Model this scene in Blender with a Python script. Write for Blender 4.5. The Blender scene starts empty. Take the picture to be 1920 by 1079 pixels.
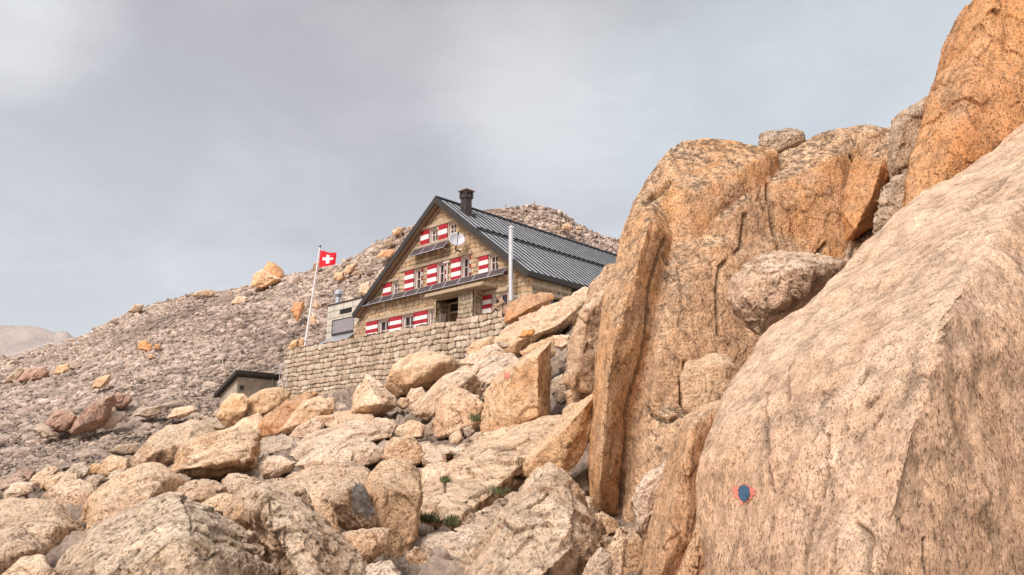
import bpy, bmesh, math, random
import numpy as np
from mathutils import Vector, Matrix

# ------------------------------------------------------------------ camera model
FPX = 1440.0
TH = math.atan((870.0 - 539.5) / FPX)
CT, ST = math.cos(TH), math.sin(TH)
PXR = 768.0                      # focal length in render pixels

def ray(u, v):
    up = 539.5 - v
    return u - 960.0, FPX * CT - up * ST, FPX * ST + up * CT

def P(u, v, Y):
    """world point at forward distance Y seen from eye height at survey bearing (u, v)"""
    x, y, z = ray(u, v)
    k = Y / y
    return np.array((x * k, Y, z * k))

# ------------------------------------------------------------------ noise (vectorised)
def _h(ix, iy, iz, s):
    h = (ix.astype(np.uint32) * np.uint32(374761393) + iy.astype(np.uint32) * np.uint32(668265263)
         + iz.astype(np.uint32) * np.uint32(2147483647) + np.uint32((s * 974634777) & 0xffffffff))
    h = (h ^ (h >> np.uint32(13))) * np.uint32(1274126177)
    h = (h ^ (h >> np.uint32(15))) * np.uint32(2246822519)
    return h ^ (h >> np.uint32(14))

def _f(h):
    return (h & np.uint32(0xffffff)).astype(np.float32) / np.float32(16777216.0)

def gnoise(p, s=0):
    p = p + np.array((1000.37 + s * 7.1, 1000.71 + s * 3.3, 1000.13 + s * 5.7))
    i = np.floor(p).astype(np.int64)
    f = (p - i).astype(np.float32)
    w = f * f * f * (f * (f * 6 - 15) + 10)
    out = np.zeros(len(p), np.float32)
    for dx in (0, 1):
        wx = w[:, 0] if dx else 1 - w[:, 0]
        for dy in (0, 1):
            wy = w[:, 1] if dy else 1 - w[:, 1]
            for dz in (0, 1):
                wz = w[:, 2] if dz else 1 - w[:, 2]
                h = _h(i[:, 0] + dx, i[:, 1] + dy, i[:, 2] + dz, s)
                gx = (h & np.uint32(1023)).astype(np.float32) / 511.5 - 1
                gy = ((h >> np.uint32(10)) & np.uint32(1023)).astype(np.float32) / 511.5 - 1
                gz = ((h >> np.uint32(20)) & np.uint32(1023)).astype(np.float32) / 511.5 - 1
                out += wx * wy * wz * (gx * (f[:, 0] - dx) + gy * (f[:, 1] - dy) + gz * (f[:, 2] - dz))
    return out * 1.3

def fbm(p, octv=3, s=0, gain=0.5):
    o = np.zeros(len(p), np.float32); a = 1.0
    for k in range(octv):
        o += a * gnoise(p * (2.03 ** k), s + k * 13); a *= gain
    return o

def worley(p, s=0, jit=0.9):
    p = p + np.array((500.37 + s * 1.7, 500.71, 500.13))
    i = np.floor(p).astype(np.int64)
    f = (p - i).astype(np.float32)
    F1 = np.full(len(p), 9.0, np.float32); F2 = F1.copy()
    vec = np.zeros((len(p), 3), np.float32); cid = np.zeros(len(p), np.uint32)
    for dx in (-1, 0, 1):
        for dy in (-1, 0, 1):
            for dz in (-1, 0, 1):
                h = _h(i[:, 0] + dx, i[:, 1] + dy, i[:, 2] + dz, s)
                c = np.stack(((h & np.uint32(1023)).astype(np.float32) / 1023, ((h >> np.uint32(10)) & np.uint32(1023)).astype(np.float32) / 1023,
                              ((h >> np.uint32(20)) & np.uint32(1023)).astype(np.float32) / 1023), 1)
                q = f - (np.array((dx, dy, dz), np.float32) + 0.5 + (c - 0.5) * jit)
                d = np.sqrt((q * q).sum(1))
                m = d < F1
                F2 = np.where(m, F1, np.minimum(F2, d))
                F1 = np.where(m, d, F1)
                vec[m] = q[m]; cid[m] = h[m]
    return F1, F2, vec, cid

def facet(p, s=0):
    """chiselled planes: every cell is its own slightly tilted plane"""
    F1, F2, vec, cid = worley(p, s)
    g = np.stack((_f(cid * np.uint32(747796405)), _f(cid * np.uint32(289133645)), _f(cid * np.uint32(1640531513))), 1) * 2 - 1
    o = (_f(cid * np.uint32(1103515245)) - 0.5) * 0.5
    return (vec * g).sum(1) * 1.2 + o, np.clip((F2 - F1) * 4, 0, 1)

# ------------------------------------------------------------------ mesh tools
def refine(V, F, thr, rounds=9, cap=400000):
    for _ in range(rounds):
        E = np.sort(np.concatenate((F[:, [0, 1]], F[:, [1, 2]], F[:, [2, 0]])), axis=1)
        key = E[:, 0].astype(np.int64) * (len(V) + 1) + E[:, 1]
        uk, inv = np.unique(key, return_inverse=True)
        inv = inv.ravel()
        a = (uk // (len(V) + 1)).astype(int); b = (uk % (len(V) + 1)).astype(int)
        mid = (V[a] + V[b]) / 2
        L = np.linalg.norm(V[a] - V[b], axis=1)
        t = thr(mid, V, F) if callable(thr) else thr
        mk = L > t
        if not mk.any() or len(F) > cap: break
        nid = np.full(len(uk), -1); nid[mk] = len(V) + np.arange(mk.sum())
        V = np.concatenate((V, mid[mk]))
        n = len(F)
        m = np.stack((nid[inv[:n]], nid[inv[n:2 * n]], nid[inv[2 * n:]]), 1)     # mids of ab, bc, ca
        c = (m >= 0).sum(1)
        out = [F[c == 0]]
        k = c == 3
        f, q = F[k], m[k]
        out += [np.stack((f[:, 0], q[:, 0], q[:, 2]), 1), np.stack((q[:, 0], f[:, 1], q[:, 1]), 1),
                np.stack((q[:, 2], q[:, 1], f[:, 2]), 1), q.copy()]
        for r in range(3):
            f0, f1, f2 = F[:, r], F[:, (r + 1) % 3], F[:, (r + 2) % 3]
            q0, q1, q2 = m[:, r], m[:, (r + 1) % 3], m[:, (r + 2) % 3]
            k = (c == 1) & (q0 >= 0)
            out += [np.stack((f0[k], q0[k], f2[k]), 1), np.stack((q0[k], f1[k], f2[k]), 1)]
            k = (c == 2) & (q2 < 0)
            out += [np.stack((q0[k], f1[k], q1[k]), 1), np.stack((f0[k], q0[k], q1[k]), 1), np.stack((f0[k], q1[k], f2[k]), 1)]
        F = np.concatenate(out)
    return V, F

def edges_of(F):
    E = np.sort(np.concatenate((F[:, [0, 1]], F[:, [1, 2]], F[:, [2, 0]])), axis=1)
    return np.unique(E, axis=0)

def smooth(V, F, it=1, k=0.5):
    E = edges_of(F); n = len(V)
    i = np.concatenate((E[:, 0], E[:, 1])); j = np.concatenate((E[:, 1], E[:, 0]))
    deg = np.maximum(np.bincount(i, minlength=n), 1)
    for _ in range(it):
        A = np.stack([np.bincount(i, V[j, c], n) for c in range(3)], 1) / deg[:, None]
        V = V + (A - V) * k
    return V

def vnormals(V, F):
    fn = np.cross(V[F[:, 1]] - V[F[:, 0]], V[F[:, 2]] - V[F[:, 0]])
    N = np.zeros_like(V)
    for c in range(3):
        for d in range(3):
            N[:, d] += np.bincount(F[:, c], fn[:, d], len(V))
    return N / np.maximum(np.linalg.norm(N, axis=1, keepdims=True), 1e-12)

def hull(pts):
    bm = bmesh.new()
    for p in pts: bm.verts.new(p)
    r = bmesh.ops.convex_hull(bm, input=bm.verts[:])
    bad = [v for v in bm.verts if not v.link_faces]
    bmesh.ops.delete(bm, geom=bad, context='VERTS')
    bmesh.ops.triangulate(bm, faces=bm.faces[:])
    bmesh.ops.recalc_face_normals(bm, faces=bm.faces[:])
    bm.verts.index_update()
    V = np.array([v.co[:] for v in bm.verts]); F = np.array([[v.index for v in f.verts] for f in bm.faces])
    bm.free()
    return V, F

COL = bpy.context.scene.collection
def link(name, me, parent=None, loc=None, mats=()):
    o = bpy.data.objects.new(name, me); COL.objects.link(o)
    for m in mats: me.materials.append(m)
    if parent is not None:
        o.parent = parent
        if loc is not None: o.location = Vector(loc) - wloc(parent)
    elif loc is not None: o.location = loc
    return o

def wloc(o):
    v = Vector(o.location)
    while o.parent: o = o.parent; v = v + Vector(o.location)
    return v

def tag(o, label=None, cat=None, group=None, kind=None):
    if label: o['label'] = label
    if cat: o['category'] = cat
    if group: o['group'] = group
    if kind: o['kind'] = kind
    return o

def np_obj(name, V, F, mats, parent=None, smooth_sh=True, attrs=None, base=None):
    """arrays -> object whose origin sits at its own base"""
    V = np.asarray(V, float)
    c = np.array((V[:, 0].mean(), V[:, 1].mean(), V[:, 2].min())) if base is None else np.array(base)
    me = bpy.data.meshes.new(name)
    Q = (V - c).astype(np.float32)
    F = np.asarray(F); k = F.shape[1]
    me.vertices.add(len(Q)); me.vertices.foreach_set('co', Q.ravel())
    me.loops.add(F.size); me.loops.foreach_set('vertex_index', F.ravel().astype(np.int32))
    me.polygons.add(len(F)); me.polygons.foreach_set('loop_start', np.arange(0, F.size, k, dtype=np.int32))
    me.polygons.foreach_set('loop_total', np.full(len(F), k, np.int32))
    if smooth_sh: me.polygons.foreach_set('use_smooth', np.ones(len(F), bool))
    me.update(calc_edges=True); me.validate()
    for nm, a in (attrs or {}).items():
        at = me.attributes.new(nm, 'FLOAT', 'POINT'); at.data.foreach_set('value', np.asarray(a, np.float32))
    return link(name, me, parent, c, mats if isinstance(mats, (list, tuple)) else [mats])

class MB:
    """collects boxes, tubes and polygons, then builds ONE mesh object"""
    def __init__(s): s.v = []; s.f = []; s.m = []
    def poly(s, pts, faces, mi=0):
        b = len(s.v); s.v += [tuple(p) for p in pts]
        for f in faces: s.f.append([b + i for i in f]); s.m.append(mi)
    def box8(s, p, mi=0):
        s.poly(p, [(0, 3, 2, 1), (4, 5, 6, 7), (0, 1, 5, 4), (1, 2, 6, 5), (2, 3, 7, 6), (3, 0, 4, 7)], mi)
    def tube(s, p0, p1, r0, r1=None, n=10, mi=0, cap=True):
        r1 = r0 if r1 is None else r1
        p0 = Vector(p0); p1 = Vector(p1); d = (p1 - p0).normalized()
        a = d.orthogonal().normalized(); b = d.cross(a)
        pts = [p0 + (a * math.cos(t) + b * math.sin(t)) * r0 for t in [2 * math.pi * i / n for i in range(n)]]
        pts += [p1 + (a * math.cos(t) + b * math.sin(t)) * r1 for t in [2 * math.pi * i / n for i in range(n)]]
        fs = [(i, (i + 1) % n, n + (i + 1) % n, n + i) for i in range(n)]
        if cap: fs += [tuple(range(n))[::-1], tuple(range(n, 2 * n))]
        s.poly(pts, fs, mi)
    def build(s, name, mats, parent=None, smooth_sh=False, bevel=0):
        V = np.array(s.v, float); c = np.array(((V[:, 0].min() + V[:, 0].max()) / 2, (V[:, 1].min() + V[:, 1].max()) / 2, V[:, 2].min()))
        me = bpy.data.meshes.new(name); me.from_pydata([tuple(x) for x in V - c], [], s.f)
        mats = mats if isinstance(mats, (list, tuple)) else [mats]
        me.polygons.foreach_set('material_index', s.m)
        bm = bmesh.new(); bm.from_mesh(me); bmesh.ops.recalc_face_normals(bm, faces=bm.faces[:]); bm.to_mesh(me); bm.free()
        if smooth_sh:
            me.polygons.foreach_set('use_smooth', [True] * len(me.polygons))
            me.set_sharp_from_angle(angle=math.radians(40))
        o = link(name, me, parent, c, mats)
        if bevel:
            md = o.modifiers.new('bevel', 'BEVEL'); md.width = bevel; md.segments = 2; md.limit_method = 'ANGLE'
        return o

def empty(name, loc):
    o = bpy.data.objects.new(name, None); COL.objects.link(o); o.location = loc; o.empty_display_size = 0.3
    return o

# ------------------------------------------------------------------ materials
def newmat(name, rough=0.8, metal=0.0, spec=0.3):
    m = bpy.data.materials.new(name); m.use_nodes = True
    nt = m.node_tree; b = nt.nodes['Principled BSDF']
    b.inputs['Roughness'].default_value = rough; b.inputs['Metallic'].default_value = metal
    b.inputs['Specular IOR Level'].default_value = spec
    return m, nt, b

class NT:
    def __init__(s, nt): s.nt = nt; s.g = nt.nodes.new('ShaderNodeNewGeometry'); s.pos = s.g.outputs['Position']
    def n(s, t, **kw):
        x = s.nt.nodes.new(t)
        for k, v in kw.items():
            if k.startswith('i_'): x.inputs[k[2:].replace('_', ' ')].default_value = v
            else: setattr(x, k, v)
        return x
    def l(s, a, b): s.nt.links.new(a, b)
    def noise(s, scale, detail=6, rough=0.6, vec=None, dist=0.0):
        x = s.n('ShaderNodeTexNoise'); x.inputs['Scale'].default_value = scale; x.inputs['Detail'].default_value = detail
        x.inputs['Roughness'].default_value = rough; x.inputs['Distortion'].default_value = dist
        s.l(vec or s.pos, x.inputs['Vector']); return x.outputs['Fac']
    def ramp(s, fac, stops, interp='LINEAR'):
        x = s.n('ShaderNodeValToRGB'); x.color_ramp.interpolation = interp
        e = x.color_ramp.elements
        while len(e) < len(stops): e.new(0.5)
        for i, (p, c) in enumerate(stops):
            e[i].position = p; e[i].color = (c, c, c, 1) if isinstance(c, (int, float)) else (*c, 1)
        s.l(fac, x.inputs['Fac']); return x.outputs['Color']
    def mix(s, fac, a, b, mode='MIX'):
        x = s.n('ShaderNodeMix', data_type='RGBA', blend_type=mode)
        for v, i in ((fac, 0), (a, 6), (b, 7)):
            if isinstance(v, (int, float)): x.inputs[i].default_value = v if i == 0 else (v, v, v, 1)
            elif isinstance(v, tuple): x.inputs[i].default_value = (*v, 1)
            else: s.l(v, x.inputs[i])
        return x.outputs[2]
    def math(s, op, a, b=0.0, clamp=False):
        x = s.n('ShaderNodeMath', operation=op, use_clamp=clamp)
        for v, i in ((a, 0), (b, 1)):
            if isinstance(v, (int, float)): x.inputs[i].default_value = v
            else: s.l(v, x.inputs[i])
        return x.outputs[0]
    def attr(s, name): 
        x = s.n('ShaderNodeAttribute', attribute_name=name); return x.outputs['Fac']
    def bump(s, h, dist, strength=1.0, prev=None):
        x = s.n('ShaderNodeBump'); x.inputs['Distance'].default_value = dist; x.inputs['Strength'].default_value = strength
        s.l(h, x.inputs['Height'])
        if prev is not None: s.l(prev, x.inputs['Normal'])
        return x.outputs['Normal']

def rock_mat(name, top, mid, low, stain=None, stain_amt=0.5, streak=None, fine=1.0, lichen=0.4, pit=1.0, use_attr=False, toplich=0.0, pore=0.8):
    """weathered granite: patchy colour, black lichen specks, upper faces painted brighter, shade painted in recesses, grain"""
    m, nt, b = newmat(name, 0.92, 0, 0.15); T = NT(nt)
    oi = T.n('ShaderNodeObjectInfo')
    vec = T.pos
    if streak:
        mp = T.n('ShaderNodeMapping'); mp.inputs['Scale'].default_value = streak[0]; mp.inputs['Rotation'].default_value = streak[1]
        T.l(T.pos, mp.inputs['Vector']); vec = mp.outputs['Vector']
    big = T.noise(0.7, 6, 0.6)
    c = T.mix(T.ramp(big, [(0.35, 0.0), (0.62, 1.0)]), mid, low)
    if stain:
        s2 = T.noise(1.1, 7, 0.62, vec, 0.6)
        sf = T.math('MULTIPLY', T.ramp(s2, [(0.36, 0.0), (0.56, 1.0)]), stain_amt)
        if use_attr: sf = T.math('MULTIPLY', sf, T.attr('ochre'))
        c = T.mix(sf, c, stain)
    # brightening painted into the colour of upward faces
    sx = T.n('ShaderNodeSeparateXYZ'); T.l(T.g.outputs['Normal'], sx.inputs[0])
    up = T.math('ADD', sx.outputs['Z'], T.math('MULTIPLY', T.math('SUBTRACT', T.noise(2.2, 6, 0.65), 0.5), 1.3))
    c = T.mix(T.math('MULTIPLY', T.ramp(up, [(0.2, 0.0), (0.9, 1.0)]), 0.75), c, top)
    mps = T.n('ShaderNodeMapping'); mps.inputs['Scale'].default_value = (2.6, 2.6, .45); T.l(T.pos, mps.inputs['Vector'])
    c = T.mix(1.0, c, T.ramp(T.noise(1.0, 6, 0.6, mps.outputs['Vector']), [(0.32, (0.86, 0.80, 0.75)), (0.50, (1.0, 1.0, 1.0)), (0.7, (1.08, 1.06, 1.03))]), 'MULTIPLY')
    # medium mottling and grain
    md = T.noise(7.0 * fine, 10, 0.72, vec)
    c = T.mix(1.0, c, T.ramp(md, [(0.3, 0.68), (0.47, 1.04), (0.68, 1.25)]), 'MULTIPLY')
    gr = T.noise(55.0 * fine, 5, 0.8, vec)
    c = T.mix(1.0, c, T.ramp(gr, [(0.34, 0.55), (0.46, 1.03), (0.64, 1.28)]), 'MULTIPLY')
    # pores and missing grains
    pat = T.ramp(T.noise(1.9, 5, 0.65), [(0.36, 0.25), (0.6, 1.0)])
    for sc_, lo, amt in ((52.0, .595, pore * .85), (15.0, .64, pore * .75)):
        mp2 = T.n('ShaderNodeMapping'); mp2.inputs['Scale'].default_value = (1, 1, .6); T.l(vec, mp2.inputs['Vector'])
        po = T.noise(sc_ * fine, 3, 0.6, mp2.outputs['Vector'])
        pr = T.ramp(po, [(lo, 1.0), (lo + .05, 0.0)])
        c = T.mix(T.math('MULTIPLY', T.math('SUBTRACT', 1.0, pr), T.math('MULTIPLY', pat, amt)), c, T.mix(1.0, c, (0.34, 0.24, 0.18), 'MULTIPLY'))
        pores = pr if sc_ > 20 else T.math('MULTIPLY', pores, pr)
    # lichen specks, gathered in patches
    sp = T.noise(26.0 * fine, 6, 0.75)
    pa = T.ramp(T.noise(1.7, 5, 0.6), [(0.48, 0.0), (0.66, 1.0)])
    spm = T.math('MULTIPLY', T.ramp(sp, [(0.56, 0.0), (0.62, 1.0)]), T.math('MULTIPLY', pa, lichen))
    if toplich:
        tl = T.math('MULTIPLY', T.ramp(up, [(0.25, 0.0), (0.6, 1.0)]), T.math('MULTIPLY', T.ramp(T.noise(11.0, 8, 0.75), [(0.46, 0.0), (0.56, 1.0)]), toplich))
        spm = T.math('MAXIMUM', spm, tl)
    c = T.mix(spm, c, (0.06, 0.05, 0.042))
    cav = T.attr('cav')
    c = T.mix(1.0, c, T.ramp(cav, [(0.0, 0.50), (0.36, 1.02), (0.8, 1.16)]), 'MULTIPLY')  # occlusion shade painted into the recesses, along with crevice dirt
    hsv = T.n('ShaderNodeHueSaturation')
    T.l(c, hsv.inputs['Color'])
    T.l(T.math('ADD', T.math('MULTIPLY', oi.outputs['Random'], 0.18), 0.85), hsv.inputs['Value'])
    T.l(T.math('ADD', T.math('MULTIPLY', T.math('FRACT', T.math('MULTIPLY', oi.outputs['Random'], 7.3)), 0.20), 0.94), hsv.inputs['Saturation'])
    T.l(hsv.outputs[0], b.inputs['Base Color'])
    vo = T.n('ShaderNodeTexVoronoi'); vo.inputs['Scale'].default_value = 22 * fine; T.l(vec, vo.inputs['Vector'])
    pits = T.ramp(vo.outputs['Distance'], [(0.05, 0.0), (0.42, 1.0)])
    pitm = T.ramp(T.noise(3.0, 4, 0.6), [(0.4, 0.0), (0.62, 1.0)])
    h1 = T.noise(5.0 * fine, 14, 0.72, vec)
    nrm = T.bump(h1, (0.06 if streak else 0.09) / fine, 1.0)
    nrm = T.bump(T.mix(pitm, 1.0, pits), 0.022 * pit / fine, 1.0, nrm)
    nrm = T.bump(T.noise(34.0 * fine, 4, 0.6, vec), 0.022 / fine, 1.0, nrm)
    nrm = T.bump(pores, 0.02 / fine, 1.0, nrm)
    T.l(nrm, b.inputs['Normal'])
    return m

M = {}
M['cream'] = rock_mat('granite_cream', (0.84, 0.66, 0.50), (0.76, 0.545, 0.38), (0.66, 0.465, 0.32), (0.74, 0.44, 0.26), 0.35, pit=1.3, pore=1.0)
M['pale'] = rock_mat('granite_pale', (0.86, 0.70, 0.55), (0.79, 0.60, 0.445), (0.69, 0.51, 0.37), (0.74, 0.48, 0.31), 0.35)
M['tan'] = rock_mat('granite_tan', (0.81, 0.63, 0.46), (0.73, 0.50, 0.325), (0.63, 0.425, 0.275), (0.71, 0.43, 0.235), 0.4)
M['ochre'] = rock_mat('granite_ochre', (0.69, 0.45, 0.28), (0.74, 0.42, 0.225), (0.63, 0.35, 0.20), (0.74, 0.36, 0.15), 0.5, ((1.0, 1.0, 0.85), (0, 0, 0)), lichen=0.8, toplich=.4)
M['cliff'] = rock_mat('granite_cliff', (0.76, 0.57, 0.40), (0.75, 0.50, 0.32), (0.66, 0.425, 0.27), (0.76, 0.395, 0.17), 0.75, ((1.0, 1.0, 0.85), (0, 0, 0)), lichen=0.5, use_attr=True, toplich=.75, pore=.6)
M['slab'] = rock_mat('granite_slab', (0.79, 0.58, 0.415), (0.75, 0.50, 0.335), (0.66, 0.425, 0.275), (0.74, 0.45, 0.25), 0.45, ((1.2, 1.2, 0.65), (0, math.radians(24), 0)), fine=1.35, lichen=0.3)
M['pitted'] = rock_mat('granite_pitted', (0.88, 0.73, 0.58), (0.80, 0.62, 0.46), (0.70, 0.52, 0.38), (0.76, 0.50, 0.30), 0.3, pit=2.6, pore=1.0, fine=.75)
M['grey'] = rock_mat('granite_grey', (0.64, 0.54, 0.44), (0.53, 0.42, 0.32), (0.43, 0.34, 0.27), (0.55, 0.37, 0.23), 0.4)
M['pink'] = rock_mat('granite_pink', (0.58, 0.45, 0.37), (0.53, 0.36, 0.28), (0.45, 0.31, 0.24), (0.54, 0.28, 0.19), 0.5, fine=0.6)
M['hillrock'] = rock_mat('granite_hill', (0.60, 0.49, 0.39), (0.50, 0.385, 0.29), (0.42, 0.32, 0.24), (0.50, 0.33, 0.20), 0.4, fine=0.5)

def flat_mat(name, col, rough=0.7, metal=0.0, var=0.12, scale=6.0, bump=0.0, spec=0.3):
    m, nt, b = newmat(name, rough, metal, spec); T = NT(nt)
    n = T.noise(scale, 8, 0.65)
    T.l(T.mix(1.0, col, T.ramp(n, [(0.3, 1 - var), (0.7, 1 + var)]), 'MULTIPLY'), b.inputs['Base Color'])
    if bump: T.l(T.bump(n, bump), b.inputs['Normal'])
    return m
# ------------------------------------------------------------------ sight frames used while measuring
fA = lambda x, y: (x / 2.459, 640 + y / 2.459)
fB = lambda x, y: (600 + x / 2.459, 640 + y / 2.459)
fC = lambda x, y: (1050 + x / 2.453, 220 + y / 2.453)
fD = lambda x, y: (1100 + x / 2.2524, 600 + y / 2.2524)
fE = lambda x, y: (1500 + x / 2.452, y / 2.452)
fH = lambda x, y: (x / 2.4516, 420 + y / 2.4516)
fZ = lambda x, y: (500 + x / 2.697, 320 + y / 2.697)
fZ4 = lambda x, y: (780 + x / 6, 480 + y / 6)
fU = lambda x, y: (x, y)

# depth of the boulder slope along each line of sight (thin-plate fit on log depth)
_gp = np.array([(-300, 1150, 4.6), (0, 1150, 4.4), (400, 1150, 4.3), (800, 1150, 4.3), (1200, 1150, 5.0), (1600, 1150, 4.0),
    (0, 1079, 5.4), (300, 1079, 5.2), (700, 1079, 5.2), (1100, 1079, 6.0), (1500, 1079, 5), (0, 980, 8.0), (400, 960, 7.8), (800, 960, 7.3), (1150, 960, 8.9), (1500, 960, 9),
    (-200, 900, 15), (0, 900, 14), (250, 870, 14), (400, 850, 15), (600, 850, 12.5), (850, 850, 11.5), (1050, 850, 10.8), (1250, 850, 10.5), (1500, 850, 8),
    (300, 800, 25), (400, 790, 30), (450, 770, 36), (600, 790, 20), (560, 745, 37), (700, 715, 34), (850, 670, 31), (950, 635, 29), (750, 780, 19), (1000, 760, 15.5), (1000, 640, 26), (1100, 700, 14.5), (1060, 560, 32),
    (1300, 700, 12), (1300, 600, 14)])
def _tps(x, y):
    n = len(x); d = np.linalg.norm(x[:, None] - x[None], axis=2)
    K = np.where(d > 0, d * d * np.log(d + 1e-9), 0) + np.eye(n) * 0.002
    Pm = np.c_[np.ones(n), x]
    A = np.block([[K, Pm], [Pm.T, np.zeros((3, 3))]])
    w = np.linalg.solve(A, np.r_[y, 0, 0, 0])
    def ev(q):
        d = np.linalg.norm(q[:, None] - x[None], axis=2)
        return np.where(d > 0, d * d * np.log(d + 1e-9), 0) @ w[:n] + np.c_[np.ones(len(q)), q] @ w[n:]
    return ev
_ev = _tps(_gp[:, :2] / 500.0, np.log(_gp[:, 2]))
def Yg(u, v): return float(np.exp(_ev(np.array([[u, v]]) / 500.0)[0]))
def Yga(u, v): return np.exp(_ev(np.c_[u, v] / 500.0))

def erode(V, F, size, seed, res, rough=1.0, facets=1.0, grain=1.0, strat=None, cracks=1.0, cuts=()):
    """weathering: undulation, chiselled planes, cracks, pits; returns verts and the recess value"""
    N = vnormals(V, F)
    rs = np.random.RandomState(seed % 99991); off = rs.rand(3) * 50
    p = V + off
    q = p if strat is None else p @ strat
    d = size * 0.045 * rough * fbm(p / (size * 0.55), 2, seed % 17)
    fc, ed = facet(q / (size * 0.34) + 0.25 * gnoise(p / (size * 0.25), 5)[:, None], seed % 23)
    d += size * 0.036 * facets * fc
    fc2, ed2 = facet(q / (size * 0.13) + 0.3 * gnoise(p / (size * 0.08), 6)[:, None], seed % 29)
    d += size * 0.014 * facets * fc2
    cr = np.abs(gnoise(q / (size * 0.5), 31) + 0.5 * gnoise(q / (size * 0.21), 32) + 0.2 * gnoise(q / (size * .09), 33))
    crk = np.clip(1 - cr / 0.035, 0, 1) * np.clip(gnoise(p / (size * 0.4), 41) * 4 + 0.3, 0, 1)
    crk = crk * cracks
    d -= size * 0.018 * crk
    if cuts:                                 # individual joints in the rock: (points, width in m, depth in m)
        cy = V[:, 1] * CT + V[:, 2] * ST; cz = -V[:, 1] * ST + V[:, 2] * CT
        U = 960 + V[:, 0] / cy * FPX; Vv = 539.5 - cz / cy * FPX
        wob = 6 * gnoise(np.stack((U / 22, Vv / 22, U * 0), 1), 71) + 3 * gnoise(np.stack((U / 7, Vv / 7, U * 0), 1), 72)
        fr_ = (N * V).sum(1) < 0
        for pl, wd, dp in cuts:
            best = np.full(len(V), 1e9)
            for (x0, y0), (x1, y1) in zip(pl, pl[1:]):
                t = np.clip(((U - x0) * (x1 - x0) + (Vv - y0) * (y1 - y0)) / ((x1 - x0) ** 2 + (y1 - y0) ** 2), 0, 1)
                best = np.minimum(best, np.abs(np.hypot(U - x0 - t * (x1 - x0), Vv - y0 - t * (y1 - y0)) + wob * .6 * 0 + 0))
                sgn = None
            ww = wd * FPX / cy
            k_ = np.clip(1 - np.abs(best + np.minimum(wob, 0) * .5) / ww, 0, 1) * fr_
            k_ = k_ * np.clip(1.1 + gnoise(np.stack((U / 30, Vv / 30, U * 0), 1), 73) * 2, 0, 1)
            d -= dp * k_; crk = np.maximum(crk, k_ * .9)
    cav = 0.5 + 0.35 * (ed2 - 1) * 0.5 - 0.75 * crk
    lam = min(size * 0.12, 0.5); a = 1.0
    k = 0
    while lam > res * 2.2 and k < 5:
        g = gnoise(q / lam, 50 + k)
        r = 1 - np.abs(gnoise(q / (lam * 1.7), 60 + k)) * 2.6
        dd = g * 0.55 + np.clip(r, -1, 1) * -0.35
        d += lam * 0.105 * grain * dd
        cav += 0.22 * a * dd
        lam *= 0.5; k += 1
    V = V + N * d[:, None]
    return V, np.clip(cav, 0, 1)

ROCKS = []; LAID = []
def rock_hull(pts, fr, seed, Y=None, f=None, th=0.8, lean=0.35, bulge=0.3, nfront=5, dY=0.0, back=0.72, lay=False):
    rs = random.Random(seed)
    o = []
    for p in pts:
        u, v = fr(p[0], p[1]); o.append((u, v, p[2] if len(p) > 2 else None))
    us = [q[0] for q in o]; vs = [q[1] for q in o]
    cu, cv = sum(us) / len(us), sum(vs) / len(vs)
    if Y is None or Y > 6: o = [(cu + (q[0] - cu) * 1.03, cv + (q[1] - cv) * 1.03, q[2]) for q in o]
    wpx, hpx = max(us) - min(us), max(vs) - min(vs)
    vb = max(vs); low = [q[0] for q in o if q[1] > vb - hpx * 0.25]; ub = sum(low) / len(low)
    if Y is None:
        Y = Yg(ub, vb - 0.06 * hpx) * (1 + 0.25 * wpx / FPX)
    Y += dY
    w = min(wpx, 1.6 * hpx) * Y / FPX
    vm = (max(vs) + min(vs)) / 2
    W = []
    if lay:                                   # a slab lying in the slope: follows the ground under it
        LAID.append([(q[0], q[1]) for q in o])
        Y = Yg(cu, cv)
        w = wpx * Y / FPX
        for u, v, _ in o: W.append(P(u, v, Yg(u, v) * 0.955))
        for t in (.45, .75):
            for u, v, _ in o: W.append(P(cu + (u - cu) * t, cv + (v - cv) * t, Yg(cu + (u - cu) * t, cv + (v - cv) * t) * (0.93 + 0.015 * rs.random())))
        for u, v, _ in o: W.append(P(cu + (u - cu) * .9, cv + (v - cv) * .9, Yg(u, v) * 1.02) - np.array((0, 0, .3)))
    else:
        for u, v, ff in o:
            if ff is None: ff = lean * (v - vm) / hpx * w
            W.append(P(u, v, Y - ff))
        if f is None:
            k = len(o); i0 = rs.randrange(k)
            for j in range(nfront):
                u, v, _ = o[(i0 + j * k // nfront) % k]
                t = rs.uniform(0.55, 0.92)
                uu, vv = cu + (u - cu) * t, cv + (v - cv) * t
                W.append(P(uu, vv, Y - w * rs.uniform(bulge * 0.55, bulge * 1.15) - lean * (vv - vm) / hpx * w))
        else:
            for x, y, ff in f:
                u, v = fr(x, y); W.append(P(u, v, Y - ff))
        for u, v, _ in o:
            W.append(P(cu + (u - cu) * back, cv + (v - cv) * back * 0.95 + hpx * 0.03, Y + th * w * rs.uniform(0.8, 1.1)))
    V, F = hull(W)
    return V, F, Y, w, math.sqrt(w * hpx * Y / FPX)

def seed_of(label, pts): return sum(ord(c) * (i + 3) for i, c in enumerate(label)) + int(pts[0][0]) * 7

def round_off(V, F, r0, it=2):
    lo, hi = V.min(0), V.max(0)
    V, F = refine(V, F, r0)
    V = smooth(V, F, it, 0.5)
    lo2, hi2 = V.min(0), V.max(0)
    return (V - (lo2 + hi2) / 2) * ((hi - lo) / (hi2 - lo2)) + (lo + hi) / 2, F

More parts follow.
